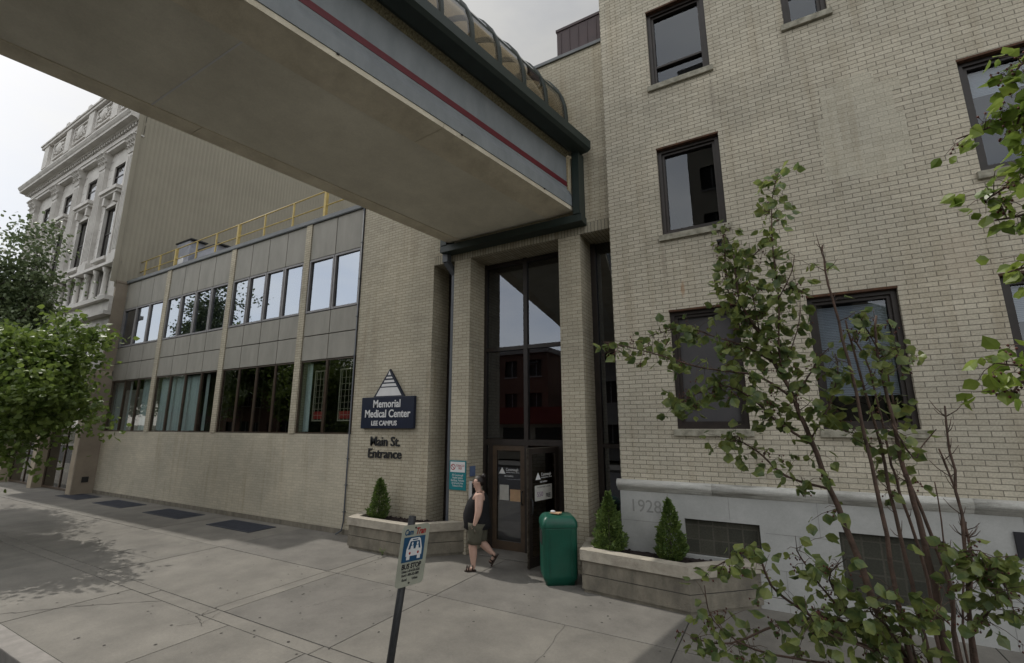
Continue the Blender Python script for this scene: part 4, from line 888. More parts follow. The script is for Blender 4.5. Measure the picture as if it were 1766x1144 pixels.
conifer((-7.62, 7.62, .53), .80, .24, 1, 'small conical conifer in the planter under the navy sign')
conifer((-2.50, 7.52, .53), .88, .27, 8, 'small bright conifer just right of the green bin')
conifer((-1.56, 7.5, .53), .83, .26, 13, 'small darker conifer in front of the carved 1928')
T = thing('weed', 'small green weed growing at the foot of the left planter', 'plant', (-6.93, 7.08, 0))
w = MB(); wl = MB(); rr = random.Random(9)
for k in range(5):
    a = rr.random() * 6.28; tip = Vector((-6.93 + math.cos(a) * .05, 7.07 + math.sin(a) * .03, rr.uniform(.1, .2))); w.tube([(-6.93, 7.08, 0), tip], .003, 4)
    for j in range(5):
        p = Vector((-6.93, 7.08, 0)).lerp(tip, .3 + .17 * j); d_ = Vector((rr.gauss(0, 1), rr.gauss(0, 1) - .3, .4)).normalized() * .045; s_ = d_.cross(Vector((0, 0, 1))).normalized() * .012
        wl.add([p, p + d_ * .5 + s_, p + d_, p + d_ * .5 - s_], [(0, 1, 2, 3)])
w.build('stem', 'leaf_dark', T); wl.build('leaves', 'leaf_pear', T)

# ================================================================== LITTER BIN
BN = thing('litter_bin', 'green rounded plastic litter bin in front of the open door', 'bin', (-3.35, 7.43, 0))
def rrect(cx_, cy_, hx, hy, r_, z, n=5):
    out = []
    for q, (sx_, sy_) in enumerate(((1, 1), (-1, 1), (-1, -1), (1, -1))):
        for k in range(n + 1):
            a = (q + k / n) * math.pi / 2; out.append((cx_ + sx_ * (hx - r_) + r_ * math.cos(a), cy_ + sy_ * (hy - r_) + r_ * math.sin(a), z))
    return out
bx, by = -3.35, 7.43
def ringz(l): return [rrect(bx, by, hx, hy, r_, z) for hx, hy, r_, z in l]
w = MB(); w.loft(ringz([(.245, .22, .05, 0), (.25, .225, .05, .06), (.285, .26, .06, .10), (.292, .267, .07, .16), (.298, .272, .07, .86), (.302, .276, .07, .87)])); w.build('body', 'bin_green', BN)
w = MB(); w.loft(ringz([(.303, .277, .07, .872), (.307, .281, .07, .89), (.305, .279, .07, .955), (.285, .259, .07, 1.0), (.255, .229, .06, 1.035), (.22, .2, .05, 1.052)])); w.build('lid', 'bin_green', BN)
for sx_ in (-1, 1):
    w = MB(); x_ = bx + sx_ * .297
    w.box(min(x_, x_ + sx_ * .006), max(x_, x_ + sx_ * .006), by - .17, by + .17, .6, .82, 0, 0.002); w.build('flap', 'bin_dark', BN)
w = MB()
for sx_ in (-1, 1):
    w.box(bx + sx_ * .19 - .006, bx + sx_ * .19 + .006, by - .279, by - .268, .15, .85, 0, .002); w.box(bx + sx_ * .175 - .004, bx + sx_ * .175 + .004, by - .276, by - .268, .15, .85)
w.build('ribs', 'bin_green', BN)
w = MB(); w.loft([[(bx - .1 + x_, by - .1 + y_, z_) for x_, y_, z_ in q] for q in ([(0, 0, 1.053), (.17, -.02, 1.053), (.18, .1, 1.053), (.01, .12, 1.053)], [(0, 0, 1.062), (.17, -.02, 1.066), (.18, .1, 1.075), (.01, .12, 1.06)])], 0, False)
BN.rotation_euler = (0, 0, R(33)); BN.scale = (.95, .95, .985)
o = w.build('folded_paper', 'paper_tan'); tag(o, 'crumpled tan wrapper lying on the lid of the green bin', 'litter')
w = MB(); w.loft([[(bx - .06 + .035 * q * math.cos(a * .785) * (1 + .3 * math.sin(a * 2.1)), by - .05 + .03 * q * math.sin(a * .785), 1.068 + e) for a in range(8)] for q, e in ((1, 0), (1.2, .012), (.7, .026), (.2, .03))])
o = w.build('paper_scrap', 'paint_white'); tag(o, 'white paper scrap on top of the tan wrapper on the bin', 'litter')

# ================================================================== PAVEMENT GRATES
for i, (xa_, xb_, lb) in enumerate(((-23.0, -21.15, 'sidewalk grate nearest the ornate building'), (-19.85, -17.85, 'second sidewalk grate from the ornate building'), (-16.4, -14.4, 'third sidewalk grate from the ornate building'), (-13.0, -11.15, 'sidewalk grate nearest the planter, largest in view'))):
    T = thing('sidewalk_grate', 'dark steel ' + lb, 'grate', ((xa_ + xb_) / 2, 7.35, 0), 'dark steel grates along the wall')
    w = MB(); frame(w, xa_, xb_, 0, 0, 0, 0, 0)
    w = MB(); y0, y1 = 6.98, 7.68
    w.box(xa_, xb_, y0, y0 + .04, .002, .014); w.box(xa_, xb_, y1 - .04, y1, .002, .014); w.box(xa_, xa_ + .04, y0 + .04, y1 - .04, .002, .014); w.box(xb_ - .04, xb_, y0 + .04, y1 - .04, .002, .014); w.build('frame', 'grate_steel', T)
    w = MB(); w.box(xa_ + .04, xb_ - .04, y0 + .04, y1 - .04, .002, .005); w.build('pit_shade', 'joint_dirt_shade', T)  # flat dark sheet stands for the shaded hollow under the bars
    w = MB(); yy = y0 + .06
    while yy < y1 - .05: w.box(xa_ + .04, xb_ - .04, yy, yy + .014, .005, .012); yy += .03
    w.build('bars', 'grate_steel', T)

# ================================================================== BUS STOP SIGN
BS = thing('bus_stop_sign', 'bus stop sign on a leaning dark steel pole near the kerb', 'sign', (-2.83, 2.97, 0))
sc_ = Vector((-2.65, 3.05, 1.48)); sa = Vector((.08, .993, -.075)).normalized(); sb = Vector((.075, .07, 1)); sb = (sb - sa * sb.dot(sa)).normalized(); sn = sa.cross(sb)
pb = Vector((.118, .045, 1)); pc = sc_ - sn * .045 - sa * 0.025
w = MB(); p0 = pc - pb * 1.48; p0.z = 0; w.tube([p0, pc + pb * .285], .030, 14); w.build('pole', 'pole_steel', BS)
w = MB(); w.box(-2.95, -2.71, 2.75, 2.99, .002, .006)
def SP(a, b_, o_=0.0): return sc_ + sa * a + sb * b_ + sn * o_
hw_, hh_, rc = .1525, .2285, .038
outl = []
for q, (sx_, sy_) in enumerate(((1, 1), (-1, 1), (-1, -1), (1, -1))):
    for k in range(6):
        a = (q + k / 5) * math.pi / 2; outl.append((sx_ * (hw_ - rc) + rc * math.cos(a), sy_ * (hh_ - rc) + rc * math.sin(a)))
w = MB(); w.loft([[SP(a, b_, e) for a, b_ in outl] for e in (-.0015, .0015)], 0, False); plate = w.build('plate', 'sign_face', BS)
def SR(mb, a0, a1, b0, b1, o_=.003): mb.add([SP(a0, b0, o_), SP(a1, b0, o_), SP(a1, b1, o_), SP(a0, b1, o_)], [(0, 1, 2, 3)])
w = MB(); SR(w, -.122, .112, -.048, .138); w.build('blue_square', 'sign_blue', plate)
w = MB(); o_ = .0045
w.add([SP(-.085, -.005, o_), SP(-.085, .045, o_), SP(-.06, .115, o_), SP(-.045, .128, o_), SP(.045, .128, o_), SP(.06, .115, o_), SP(.085, .045, o_), SP(.085, -.005, o_)], [tuple(range(8))[::-1]])
SR(w, -.075, -.04, -.032, -.005, o_); SR(w, .04, .075, -.032, -.005, o_); w.build('bus_symbol', 'paint_white', plate)
w = MB(); o_ = .0058; w.add([SP(-.068, .046, o_), SP(-.05, .105, o_), SP(.05, .105, o_), SP(.068, .046, o_)], [(3, 2, 1, 0)]); SR(w, -.03, .03, .112, .12, o_); w.build('bus_windscreen', 'sign_blue', plate)
w = MB(); o_ = .007
for cx_ in (-.028, .028):
    w.add([SP(cx_ + .010 * math.cos(a * .785), .086 + .012 * math.sin(a * .785), o_) for a in range(8)], [tuple(range(8))]); w.add([SP(cx_ - .018, .046, o_), SP(cx_ + .018, .046, o_), SP(cx_ + .012, .072, o_), SP(cx_ - .012, .072, o_)], [(0, 1, 2, 3)])
w.build('rider_symbols', 'paint_white', plate)
w = MB()
for cx_ in (-.045, .045): w.add([SP(cx_ + .011 * math.cos(a * .785), .016 + .011 * math.sin(a * .785), .0058) for a in range(8)], [tuple(range(8))])
w.build('tail_lights', 'sign_red', plate)
text('Cam', .062, .0006, 'sign_blue', SP(-.125, .155, .0035), sa, sb, 'lettering', plate, 'LEFT', bold=.0018, shear=.2, sx=.8)
text('Tran', .068, .0006, 'sign_red', SP(-.005, .155, .0035), sa, sb, 'lettering', plate, 'LEFT', bold=.002, shear=.3, sx=.85)
text('BUS STOP', .053, .0006, 'ink', SP(-.005, -.098, .0035), sa, sb, 'lettering', plate, bold=.0016, sx=.9)
text('Urban 1-814-535-5526', .026, .0006, 'ink', SP(-.005, -.125, .0035), sa, sb, 'lettering', plate, bold=.0005, sx=.8)
text('Rural 1-800-252-3889', .026, .0006, 'ink', SP(-.005, -.152, .0035), sa, sb, 'lettering', plate, bold=.0005, sx=.8)
text('Rural        Urban', .026, .0006, 'ink', SP(-.005, -.185, .0035), sa, sb, 'lettering', plate, bold=.0005, sx=.95)
for b_ in (.205, -.205):
    w = MB(); w.loft([[SP(-.01 + r_ * math.cos(a * 1.047), b_ + r_ * math.sin(a * 1.047), e) for a in range(6)] for r_, e in ((.008, .0016), (.008, .006))], 0, False); w.build('bolt', 'black_metal', plate)
w = MB(); w.box(0, 0.0001, 0, 0.0001, 0, 0.0001)

# ================================================================== TREES
def leaf_poly(mb, p, d, size, rr, mi=0, wide=.62):
    """pointed oval leaf with a slight fold, starting at p and running along d"""
    d = d.normalized(); s = d.cross(Vector((rr.gauss(0, 1), rr.gauss(0, 1), rr.gauss(0, 1) + .8))).normalized(); n = d.cross(s)
    q = p + d * size * .18; w_ = size * wide * .5
    mb.add([q, q + d * size * .25 + s * w_ * .85 + n * size * .06, q + d * size * .55 + s * w_ + n * size * .08, q + d * size - n * size * .05, q + d * size * .55 - s * w_ + n * size * .08, q + d * size * .25 - s * w_ * .85 + n * size * .06, q + d * size * .5],
           [(0, 6, 2, 1), (6, 3, 2), (0, 5, 4, 6), (6, 4, 3)], mi)
def bushy_tree(name, label, loc, crown, leaf, lmat, nleaf, seed, bark='bark_gray', group=None, trunk_r=.12, lsize=.12, gap=.42):
    """crown: (cx,cy,cz, rx,ry,rz) relative to loc"""
    rr = random.Random(seed); T = thing(name, label, 'tree', loc, group); L0 = Vector(loc); cx_, cy_, cz_, rx, ry, rz = crown
    C0 = L0 + Vector((cx_, cy_, cz_))
    tips = []
    w = MB(); fork = L0 + Vector((cx_ * .3, cy_ * .3, max(1.6, cz_ - rz * .75)))
    w.tube([L0, L0.lerp(fork, .5) + Vector((.04, .03, 0)), fork], [trunk_r, trunk_r * .85, trunk_r * .7], 9); w.build('trunk', bark, T)
    w = MB()
    for k in range(15):
        a = k * 2.4 + rr.random(); el = rr.uniform(.0, 1.2)
        tip = C0 + Vector((math.cos(a) * math.cos(el) * rx * .85, math.sin(a) * math.cos(el) * ry * .85, (math.sin(el) * 1.1 - .35) * rz * .9))
        mid = fork.lerp(tip, .5) + Vector((0, 0, rz * .12)); w.tube([fork, fork.lerp(mid, .5), mid, tip], [trunk_r * .42, trunk_r * .3, trunk_r * .2, .008], 6)
        for j in range(7):
            s0 = mid.lerp(tip, rr.random()); e_ = s0 + Vector((rr.gauss(0, rx * .22), rr.gauss(0, ry * .22), rr.gauss(0, rz * .2))); w.tube([s0, e_], [.018, .005], 5); tips.append(e_)
        tips.append(tip)
    w.build('limbs', bark, T)
    # clumps: centres near the shell of an uneven ellipsoid, gaps between
    clumps = []
    while len(clumps) < 150:
        v = Vector((rr.gauss(0, 1), rr.gauss(0, 1), rr.gauss(0, 1))).normalized(); q = rr.uniform(.4, 1.05) * (1 + .22 * math.sin(v.x * 5 + seed) + .18 * math.sin(v.z * 6 + v.y * 4 + v.x * 3))
        clumps.append((C0 + Vector((v.x * rx * q, v.y * ry * q, v.z * rz * q)), rr.uniform(.13, .36) * min(rx, rz, 1.5)))
    clumps += [(t_, rr.uniform(.15, .26) * min(rx, rz)) for t_ in tips]
    f = MB()
    for k in range(nleaf):
        c, cr_ = rr.choice(clumps); v = Vector((rr.gauss(0, 1), rr.gauss(0, 1), rr.gauss(0, .7))); v = v * cr_ * .55
        p = c + v
        d = Vector((rr.gauss(0, .6) + v.x, rr.gauss(0, .6) + v.y, rr.gauss(-.35, .5)))
        leaf_poly(f, p, d, rr.uniform(.7, 1.25) * lsize, rr, 0, leaf)
    f.build('crown', lmat, T)
    return T
t_near = bushy_tree('street_tree', 'bushy bright green street tree nearest the camera on the left sidewalk', (-15.6, 3.3, 0), (0.0, .3, 3.5, 2.5, 1.2, 1.6), .75, 'leaf_maple', 23000, 11, lsize=.125, group='street trees by the kerb on the left')
t_far = bushy_tree('street_tree', 'taller darker street tree behind the bushy one, before the ornate building', (-22.6, 4.6, 0), (0, .2, 6.1, 1.7, 1.1, 3.3), .7, 'leaf_dark', 15000, 12, lsize=.125, group='street trees by the kerb on the left', trunk_r=.17)
copy_tree(t_near, None, 'large street tree across the road mirrored between the third bay upper panes', 'trees across the road', (-41, -10.5, 0), 2.0, 2.5)
copy_tree(t_near, None, 'street tree across the road mirrored low in the second bay upper panes', 'trees across the road', (-52, -10.6, 0), 4.0, 2.1)
copy_tree(t_near, None, 'street tree across the road mirrored in the leftmost bay upper panes', 'trees across the road', (-66, -10.6, 0), 1.0, 2.2)
copy_tree(t_near, None, 'low street tree across the road mirrored in the lower dark window bay', 'trees across the road', (-33, -10.6, 0), 3.0, 1.35)
copy_tree(t_far, None, 'slender dark tree standing across the road near the tall beige building', 'trees across the road', (1.5, -10.6, 0), 1.0, 0.8)

# --- multi-stemmed young pear tree in front of the brick building (positions are metres at the kerb)
def at(x_, y_, Y):
    d = _f * 790 + _r2 * (x_ - 883) - _u2 * (y_ - 572); return Vector((0, 0, 2.5)) + d * (Y / d.y)
def smooth(pts, k=3):
    out = []
    for i in range(len(pts) - 1):
        p0 = pts[max(i - 1, 0)]; p1 = pts[i]; p2 = pts[i + 1]; p3 = pts[min(i + 2, len(pts) - 1)]
        for j in range(k):
            t = j / k; out.append(.5 * ((2 * p1) + (p2 - p0) * t + (2 * p0 - 5 * p1 + 4 * p2 - p3) * t * t + (3 * p1 - p0 - 3 * p2 + p3) * t ** 3))
    return out + [pts[-1]]
PT = thing('young_tree', 'many stemmed young tree with bare shoots in front of the pale stone base', 'tree', (.78, 3.05, 0))
rr = random.Random(21)
BASE = Vector((.78, 3.05, 0))
stems = [  # (pixel path from low to high, depth at start, depth at end, radius px low, high, leaf density upper part)
 ([(1560, 1144), (1534, 1103), (1507, 1041), (1472, 940), (1429, 840), (1398, 758), (1369, 687), (1339, 629), (1310, 574), (1277, 520), (1265, 440)], 3.0, 3.0, 9, 2.0, (.45, 1.0, 48)),
 ([(1573, 1144), (1538, 972), (1511, 836), (1487, 731), (1453, 582), (1436, 515), (1420, 448), (1418, 423)], 2.95, 2.9, 5.5, 1.4, (.5, .7, 3)),
 ([(1606, 1144), (1573, 1010), (1542, 886), (1516, 760), (1478, 628), (1457, 553)], 3.05, 3.2, 5.5, 1.8, (.55, .85, 12)),
 ([(1639, 1144), (1612, 1010), (1584, 894), (1557, 805), (1538, 720), (1515, 620), (1508, 545)], 3.05, 3.1, 8.5, 2.0, (.6, 1, 34)),
 ([(1652, 1144), (1640, 1020), (1600, 905), (1560, 815), (1545, 760), (1542, 700), (1520, 600)], 3.2, 3.3, 5, 1.6, (.7, 1, 12)),
 ([(1625, 1144), (1600, 1000), (1553, 850), (1530, 775), (1500, 640), (1470, 580)], 3.25, 3.4, 4.5, 1.5, (.6, 1, 16)),
 ([(1677, 1144), (1677, 972), (1650, 855), (1619, 774)], 3.15, 3.2, 4.5, 1.4, None),
 ([(1683, 1144), (1670, 1010), (1658, 886), (1639, 778), (1629, 700)], 3.0, 3.1, 5.5, 1.4, None),
 ([(1660, 1144), (1640, 1010), (1627, 933), (1612, 832)], 3.3, 3.4, 3, 1.1, None),
 ([(1668, 1144), (1660, 1040), (1663, 960), (1668, 900)], 3.3, 3.35, 3, 1.3, None)]
side = [  # branches: path, depth range, radius, leaf(n per branch)
 ([(1352, 655), (1343, 600), (1343, 515), (1332, 420), (1332, 342), (1343, 297)], 3.0, 2.95, 2.6, 1.0, 88),
 ([(1372, 690), (1310, 650), (1250, 640), (1200, 632), (1141, 614), (1086, 599), (1040, 590)], 3.0, 2.8, 2.8, 1.0, 62),
 ([(1398, 765), (1340, 727), (1300, 690), (1250, 665), (1200, 680), (1160, 705)], 3.0, 2.9, 3.0, 1.0, 92),
 ([(1429, 843), (1355, 821), (1308, 780), (1270, 760), (1240, 770)], 3.0, 3.2, 2.8, 1.0, 42),
 ([(1310, 574), (1280, 545), (1255, 500), (1250, 440), (1248, 400)], 3.0, 3.1, 2.2, 1.0, 105),
 ([(1339, 629), (1290, 600), (1230, 580), (1180, 565), (1120, 580)], 3.0, 3.15, 2.4, 1.0, 80),
 ([(1369, 687), (1400, 640), (1410, 620), (1430, 600)], 3.0, 2.9, 1.8, 1.0, 14),
 ([(1398, 758), (1430, 700), (1445, 640), (1440, 610)], 3.0, 2.95, 2, 1.0, 26),
 ([(1343, 515), (1365, 470), (1370, 440)], 2.98, 2.98, 1.4, 0.8, 12),
 ([(1350, 640), (1375, 570), (1380, 530)], 3.0, 3.05, 1.6, 0.8, 18),
 ([(1310, 574), (1300, 520), (1290, 460), (1310, 430)], 3.0, 3.0, 1.8, 0.8, 42),
 ([(1538, 731), (1575, 790), (1590, 770), (1615, 740)], 3.05, 3.1, 1.6, .8, 0),
 ([(1511, 780), (1480, 750), (1450, 740), (1430, 700)], 3.1, 3.0, 1.6, .8, 26),
 ([(1512, 599), (1490, 560), (1480, 540)], 3.15, 3.1, 1.4, .8, 16),
 ([(1515, 620), (1545, 600), (1556, 640)], 3.15, 3.1, 1.4, .8, 12),
 ([(1670, 1010), (1700, 960), (1730, 1000), (1750, 1060)], 3.0, 2.8, 2, .8, 40),
 ([(1665, 1000), (1650, 960), (1690, 950), (1720, 985)], 3.0, 2.9, 1.6, .8, 36),
 ([(1680, 1080), (1710, 1050), (1720, 1020)], 3.0, 2.85, 1.6, .8, 24),
 ([(1590, 1144), (1480, 1110), (1380, 1050), (1330, 1010), (1300, 950), (1230, 980)], 3.0, 2.6, 4, 1, 40),
 ([(1560, 1144), (1450, 1070), (1350, 1075), (1260, 1110), (1190, 1100)], 3.0, 2.7, 3.5, 1, 46),
 ([(1540, 1120), (1440, 1040), (1380, 960), (1375, 945)], 3.0, 2.85, 2.5, .8, 20),
 ([(1550, 1130), (1470, 1060), (1430, 1000), (1450, 970)], 3.0, 2.75, 2.5, .8, 30),
 ([(1570, 1144), (1530, 1080), (1500, 1050), (1540, 1010)], 3.0, 2.75, 2.5, .8, 34),
 ([(1600, 1180), (1420, 1144), (1300, 1120), (1230, 1070), (1215, 1010)], 3.0, 2.55, 2.5, .8, 30),
 ([(1600, 1180), (1500, 1120), (1420, 1090), (1390, 1050)], 3.0, 2.6, 2.5, .8, 40),
 ([(1600, 1180), (1570, 1100), (1600, 1050), (1640, 1080)], 3.0, 2.75, 2.5, .8, 30),
]
wood = MB(); lf = MB(); ber = MB()
def px2m(r_, Y): return r_ * Y / 560
def leaves_along(path, n, t0=0.0, size=.058, spread=.05, mb=None, berries=.5):
    mb = mb or lf
    for k in range(n):
        t = t0 + (1 - t0) * rr.random(); f_ = t * (len(path) - 1); i = min(int(f_), len(path) - 2); p = path[i].lerp(path[i + 1], f_ - i)
        off = Vector((rr.gauss(0, 1), rr.gauss(0, 1), rr.gauss(0, .8))) * spread
        q = p + off
        if off.length > .03: wood.tube([p, p.lerp(q, .6) + Vector((0, 0, .01)), q], [.0016, .0012, .0008], 4)
        for j in range(rr.choice((1, 2, 2, 3))):
            d = Vector((off.x * 6 + rr.gauss(0, .6), off.y * 6 + rr.gauss(0, .6), -.55 + rr.gauss(0, .55)))
            leaf_poly(mb, q + Vector((rr.gauss(0, .01), rr.gauss(0, .01), rr.gauss(0, .01))), d, size * rr.uniform(.6, 1.25), rr, 0, .85)
        if rr.random() < berries * .4:
            for j in range(rr.randint(3, 7)):
                e = q + Vector((rr.gauss(0, .018), rr.gauss(0, .018), rr.gauss(-.01, .018))); wood.tube([q, e], [.0009, .0007], 3)
                ber.loft([[e + Vector((r_ * math.cos(a * 1.57), r_ * math.sin(a * 1.57), z_)) for a in range(4)] for r_, z_ in ((.0015, -.005), (.0048, 0), (.0015, .005))])
for path, ya, yb, ra, rb, lv in stems:
    n = len(path); pts = [at(x_, y_, ya + (yb - ya) * i / (n - 1)) for i, (x_, y_) in enumerate(path)]
    b0 = BASE + Vector((rr.uniform(-.12, .1), rr.uniform(-.08, .08), 0)); pts = [b0, b0.lerp(pts[0], .55) + Vector((rr.uniform(-.02, .02), 0, .03))] + pts
    sp = smooth(pts, 3); m_ = len(sp); rad = [px2m(ra + (rb - ra) * (i / (m_ - 1)) ** .8, 3) / 2 for i in range(m_)]
    sm_ = [p + Vector((rr.gauss(0, .003), rr.gauss(0, .003), 0)) for p in sp]
    wood.tube(sm_, rad, 7)
    for k in range(14 if lv is None else 8):                      # short thorny spurs
        i = rr.randrange(m_ // 2, m_ - 1); p = sm_[i]; d = Vector((rr.gauss(0, 1), rr.gauss(0, 1), .9)).normalized() * rr.uniform(.03, .1); wood.tube([p, p + d * .6, p + d + Vector((0, 0, .015))], [.0025, .002, .001], 4)
    if lv: leaves_along(sp, int(lv[2]), lv[0])
for path, ya, yb, ra, rb, nl in side:
    n = len(path); pts = [at(x_, y_, ya + (yb - ya) * i / (n - 1)) for i, (x_, y_) in enumerate(path)]; sp = smooth(pts, 3); m_ = len(sp)
    wood.tube(sp, [px2m(ra + (rb - ra) * i / (m_ - 1), 3) / 2 for i in range(m_)], 6)
    leaves_along(sp, nl, .12)
wood.build('stems', 'bark_red', PT); lf.build('leaves', 'leaf_pear', PT); o = ber.build('berries', 'berry', PT); o['kind'] = 'stuff'
# --- the next tree reaches in from beyond the right edge
RT = thing('leaning_tree', 'sunlit leafy branches reaching in at the right edge of the photo', 'tree', (2.2, 1.9, 0))
wood = MB(); lf = MB(); ber = MB()
trunk = [Vector((2.2, 1.9, 0)), Vector((2.15, 1.95, 1.4)), Vector((2.1, 2.0, 2.6)), Vector((2.0, 2.05, 3.9)), Vector((1.9, 2.1, 5.0))]
w = MB(); w.tube(smooth(trunk), [.07 - .0045 * i for i in range(13)], 9); w.build('trunk', 'bark_gray', RT)
for path, z_, n_ in (([(1830, 170), (1790, 185), (1720, 215), (1650, 240)], 3.2, 46), ([(1840, 260), (1800, 285), (1740, 320), (1700, 345)], 3.0, 64), ([(1830, 60), (1790, 90), (1758, 115), (1740, 150)], 3.6, 34),
                 ([(1840, 340), (1800, 355), (1760, 372), (1715, 380)], 2.9, 30), ([(1840, 440), (1800, 455), (1765, 462), (1738, 470)], 2.6, 22), ([(1850, 600), (1800, 615), (1760, 630), (1712, 625)], 2.3, 30), ([(1840, 640), (1790, 650), (1755, 665), (1745, 690)], 2.2, 24),
                 ([(1840, 140), (1790, 150), (1762, 190), (1750, 240)], 3.3, 40)):
    pts = [at(x_, y_, 2.15) for x_, y_ in path]; st = Vector((2.08, 2.02, z_)); sp = smooth([st, st.lerp(pts[0], .5) + Vector((0, 0, .05))] + pts); m_ = len(sp)
    wood.tube(sp, [.009 - .0065 * i / (m_ - 1) for i in range(m_)], 6); leaves_along(sp, int(n_ * .45), .45, size=.05, spread=.034, mb=lf, berries=.8); leaves_along(sp, n_ // 4, .1, size=.05, spread=.05, mb=lf, berries=.3)
wood.build('branches', 'bark_red', RT); lf.build('leaves', 'leaf_bright', RT); o = ber.build('berries', 'berry', RT); o['kind'] = 'stuff'

# ================================================================== PERSON
PX, PY = -4.87, 7.29
PR = thing('person', 'heavy set person in black tank top and khaki shorts walking left past the doors', 'person', (PX, PY, 0))
def P3(x_, y_, z_): return Vector((PX + x_, PY + y_, z_))
def skinned(nodes, edges, sub=2):
    """nodes: {name:(co,r)} -> bmesh grown by the Skin modifier"""
    names = list(nodes); me = bpy.data.meshes.new('skeleton'); me.from_pydata([nodes[n][0] for n in names], [(names.index(a), names.index(b_)) for a, b_ in edges], [])
    ob = bpy.data.objects.new('skeleton', me); COL.objects.link(ob)
    md = ob.modifiers.new('skin', 'SKIN'); md.use_smooth_shade = True
    sv = me.skin_vertices[0].data if me.skin_vertices else None
    if sv is None:
        bpy.context.view_layer.objects.active = ob
    for i, n in enumerate(names): sv[i].radius = (nodes[n][1] if hasattr(nodes[n][1], '__len__') else (nodes[n][1],) * 2)
    sv[0].use_root = True
    ms = ob.modifiers.new('sub', 'SUBSURF'); ms.levels = sub; ms.render_levels = sub
    bpy.context.view_layer.update()
    m2 = bpy.data.meshes.new_from_object(ob.evaluated_get(bpy.context.evaluated_depsgraph_get()))
    bpy.data.objects.remove(ob)
    bm = bmesh.new(); bm.from_mesh(m2); bpy.data.meshes.remove(m2); return bm
# walking to -X; left side is -Y (towards the camera)
nd = {
 'pelvis': (P3(.02, 0, .80), .15), 'belly': (P3(-.01, 0, .95), .17), 'chest': (P3(.02, 0, 1.12), .16), 'upper': (P3(.035, 0, 1.22), .12), 'neck0': (P3(.03, 0, 1.30), .062), 'neck1': (P3(.012, 0, 1.36), .058),
 'head0': (P3(-.005, 0, 1.43), .078), 'head1': (P3(.012, 0, 1.50), .092), 'head2': (P3(.012, 0, 1.535), .06),
 'shL': (P3(.045, -.17, 1.235), .085), 'elL': (P3(.04, -.245, 1.0), .068), 'wrL': (P3(-.02, -.245, .81), .038), 'paL': (P3(-.035, -.24, .765), .036),
 'shR': (P3(.045, .17, 1.235), .085), 'elR': (P3(.11, .245, 1.0), .068), 'wrR': (P3(.08, .25, .80), .030), 'paR': (P3(.07, .245, .745), .036),
 'hipL': (P3(.0, -.1, .74), .125), 'knL': (P3(-.07, -.1, .42), .078), 'caL': (P3(-.05, -.1, .30), .078), 'anL': (P3(-.05, -.1, .10), .042), 'heL': (P3(-.035, -.1, .05), .034), 'toL': (P3(-.16, -.105, .032), .03),
 'hipR': (P3(.05, .1, .74), .125), 'knR': (P3(.07, .1, .44), .078), 'caR': (P3(.15, .1, .36), .076), 'anR': (P3(.275, .1, .24), .042), 'heR': (P3(.32, .1, .225), .032), 'toR': (P3(.235, .1, .09), .028)}
ed = [('pelvis', 'belly'), ('belly', 'chest'), ('chest', 'upper'), ('upper', 'neck0'), ('neck0', 'neck1'), ('neck1', 'head0'), ('head0', 'head1'), ('head1', 'head2')]
for s_ in 'LR': ed += [('upper', 'sh' + s_), ('sh' + s_, 'el' + s_), ('el' + s_, 'wr' + s_), ('wr' + s_, 'pa' + s_), ('pelvis', 'hip' + s_), ('hip' + s_, 'kn' + s_), ('kn' + s_, 'ca' + s_), ('ca' + s_, 'an' + s_), ('an' + s_, 'he' + s_), ('he' + s_, 'to' + s_)]
body = MB().bm(skinned(nd, ed), 0, True)
# fingers and thumb, face
for s_, sg_ in (('L', -1), ('R', 1)):
    pa = nd['pa' + s_][0]
    for k in range(4):
        b0 = pa + Vector((-.026 + .0165 * k, 0, -.015)); L_ = (.055, .062, .058, .045)[k]
        body.tube([b0, b0 + Vector((-.006, 0, -L_ * .4)), b0 + Vector((-.010, -sg_ * .012, -L_ * .75)), b0 + Vector((-.004, -sg_ * .028, -L_ * .95))], [.0095, .0088, .008, .0065], 7)
    body.tube([pa + Vector((-.028, 0, .012)), pa + Vector((-.046, -sg_ * .008, -.012)), pa + Vector((-.048, -sg_ * .014, -.036))], [.011, .0095, .008], 7)
hd = P3(.008, 0, 1.475)
body.loft([[hd + Vector((x_, w_ * math.cos(a * 1.047), z_ + h_ * math.sin(a * 1.047))) for a in range(6)] for x_, w_, z_, h_ in ((-.075, .016, -.002, .026), (-.095, .012, -.008, .018), (-.107, .008, -.012, .009))])   # nose
body.loft([[hd + Vector((x_, w_ * math.cos(a * .785), -.045 + h_ * math.sin(a * .785))) for a in range(8)] for x_, w_, h_ in ((-.06, .026, .012), (-.083, .022, .009), (-.086, .01, .003))])  # lips
body.loft([[hd + Vector((x_, w_ * math.cos(a * .785), -.078 + h_ * math.sin(a * .785))) for a in range(8)] for x_, w_, h_ in ((-.03, .045, .03), (-.06, .035, .022), (-.076, .016, .01))])  # chin
for sg_ in (-1, 1):
    body.loft([[hd + Vector((.005 + q * .02 * math.cos(a * .785), sg_ * (.082 + e), .0 + q * .03 * math.sin(a * .785))) for a in range(8)] for q, e in ((.8, -.01), (1, .008), (.6, .014))])
body.build('body', 'skin', PR)
w = MB()
for sg_ in (-1, 1): w.loft([[hd + Vector((-.078 - e, sg_ * .032 + q * math.cos(a * .785), .012 + q * .6 * math.sin(a * .785))) for a in range(8)] for q, e in ((.012, 0), (.010, .007), (.003, .010))])
w.build('eyes', 'ink', PR)
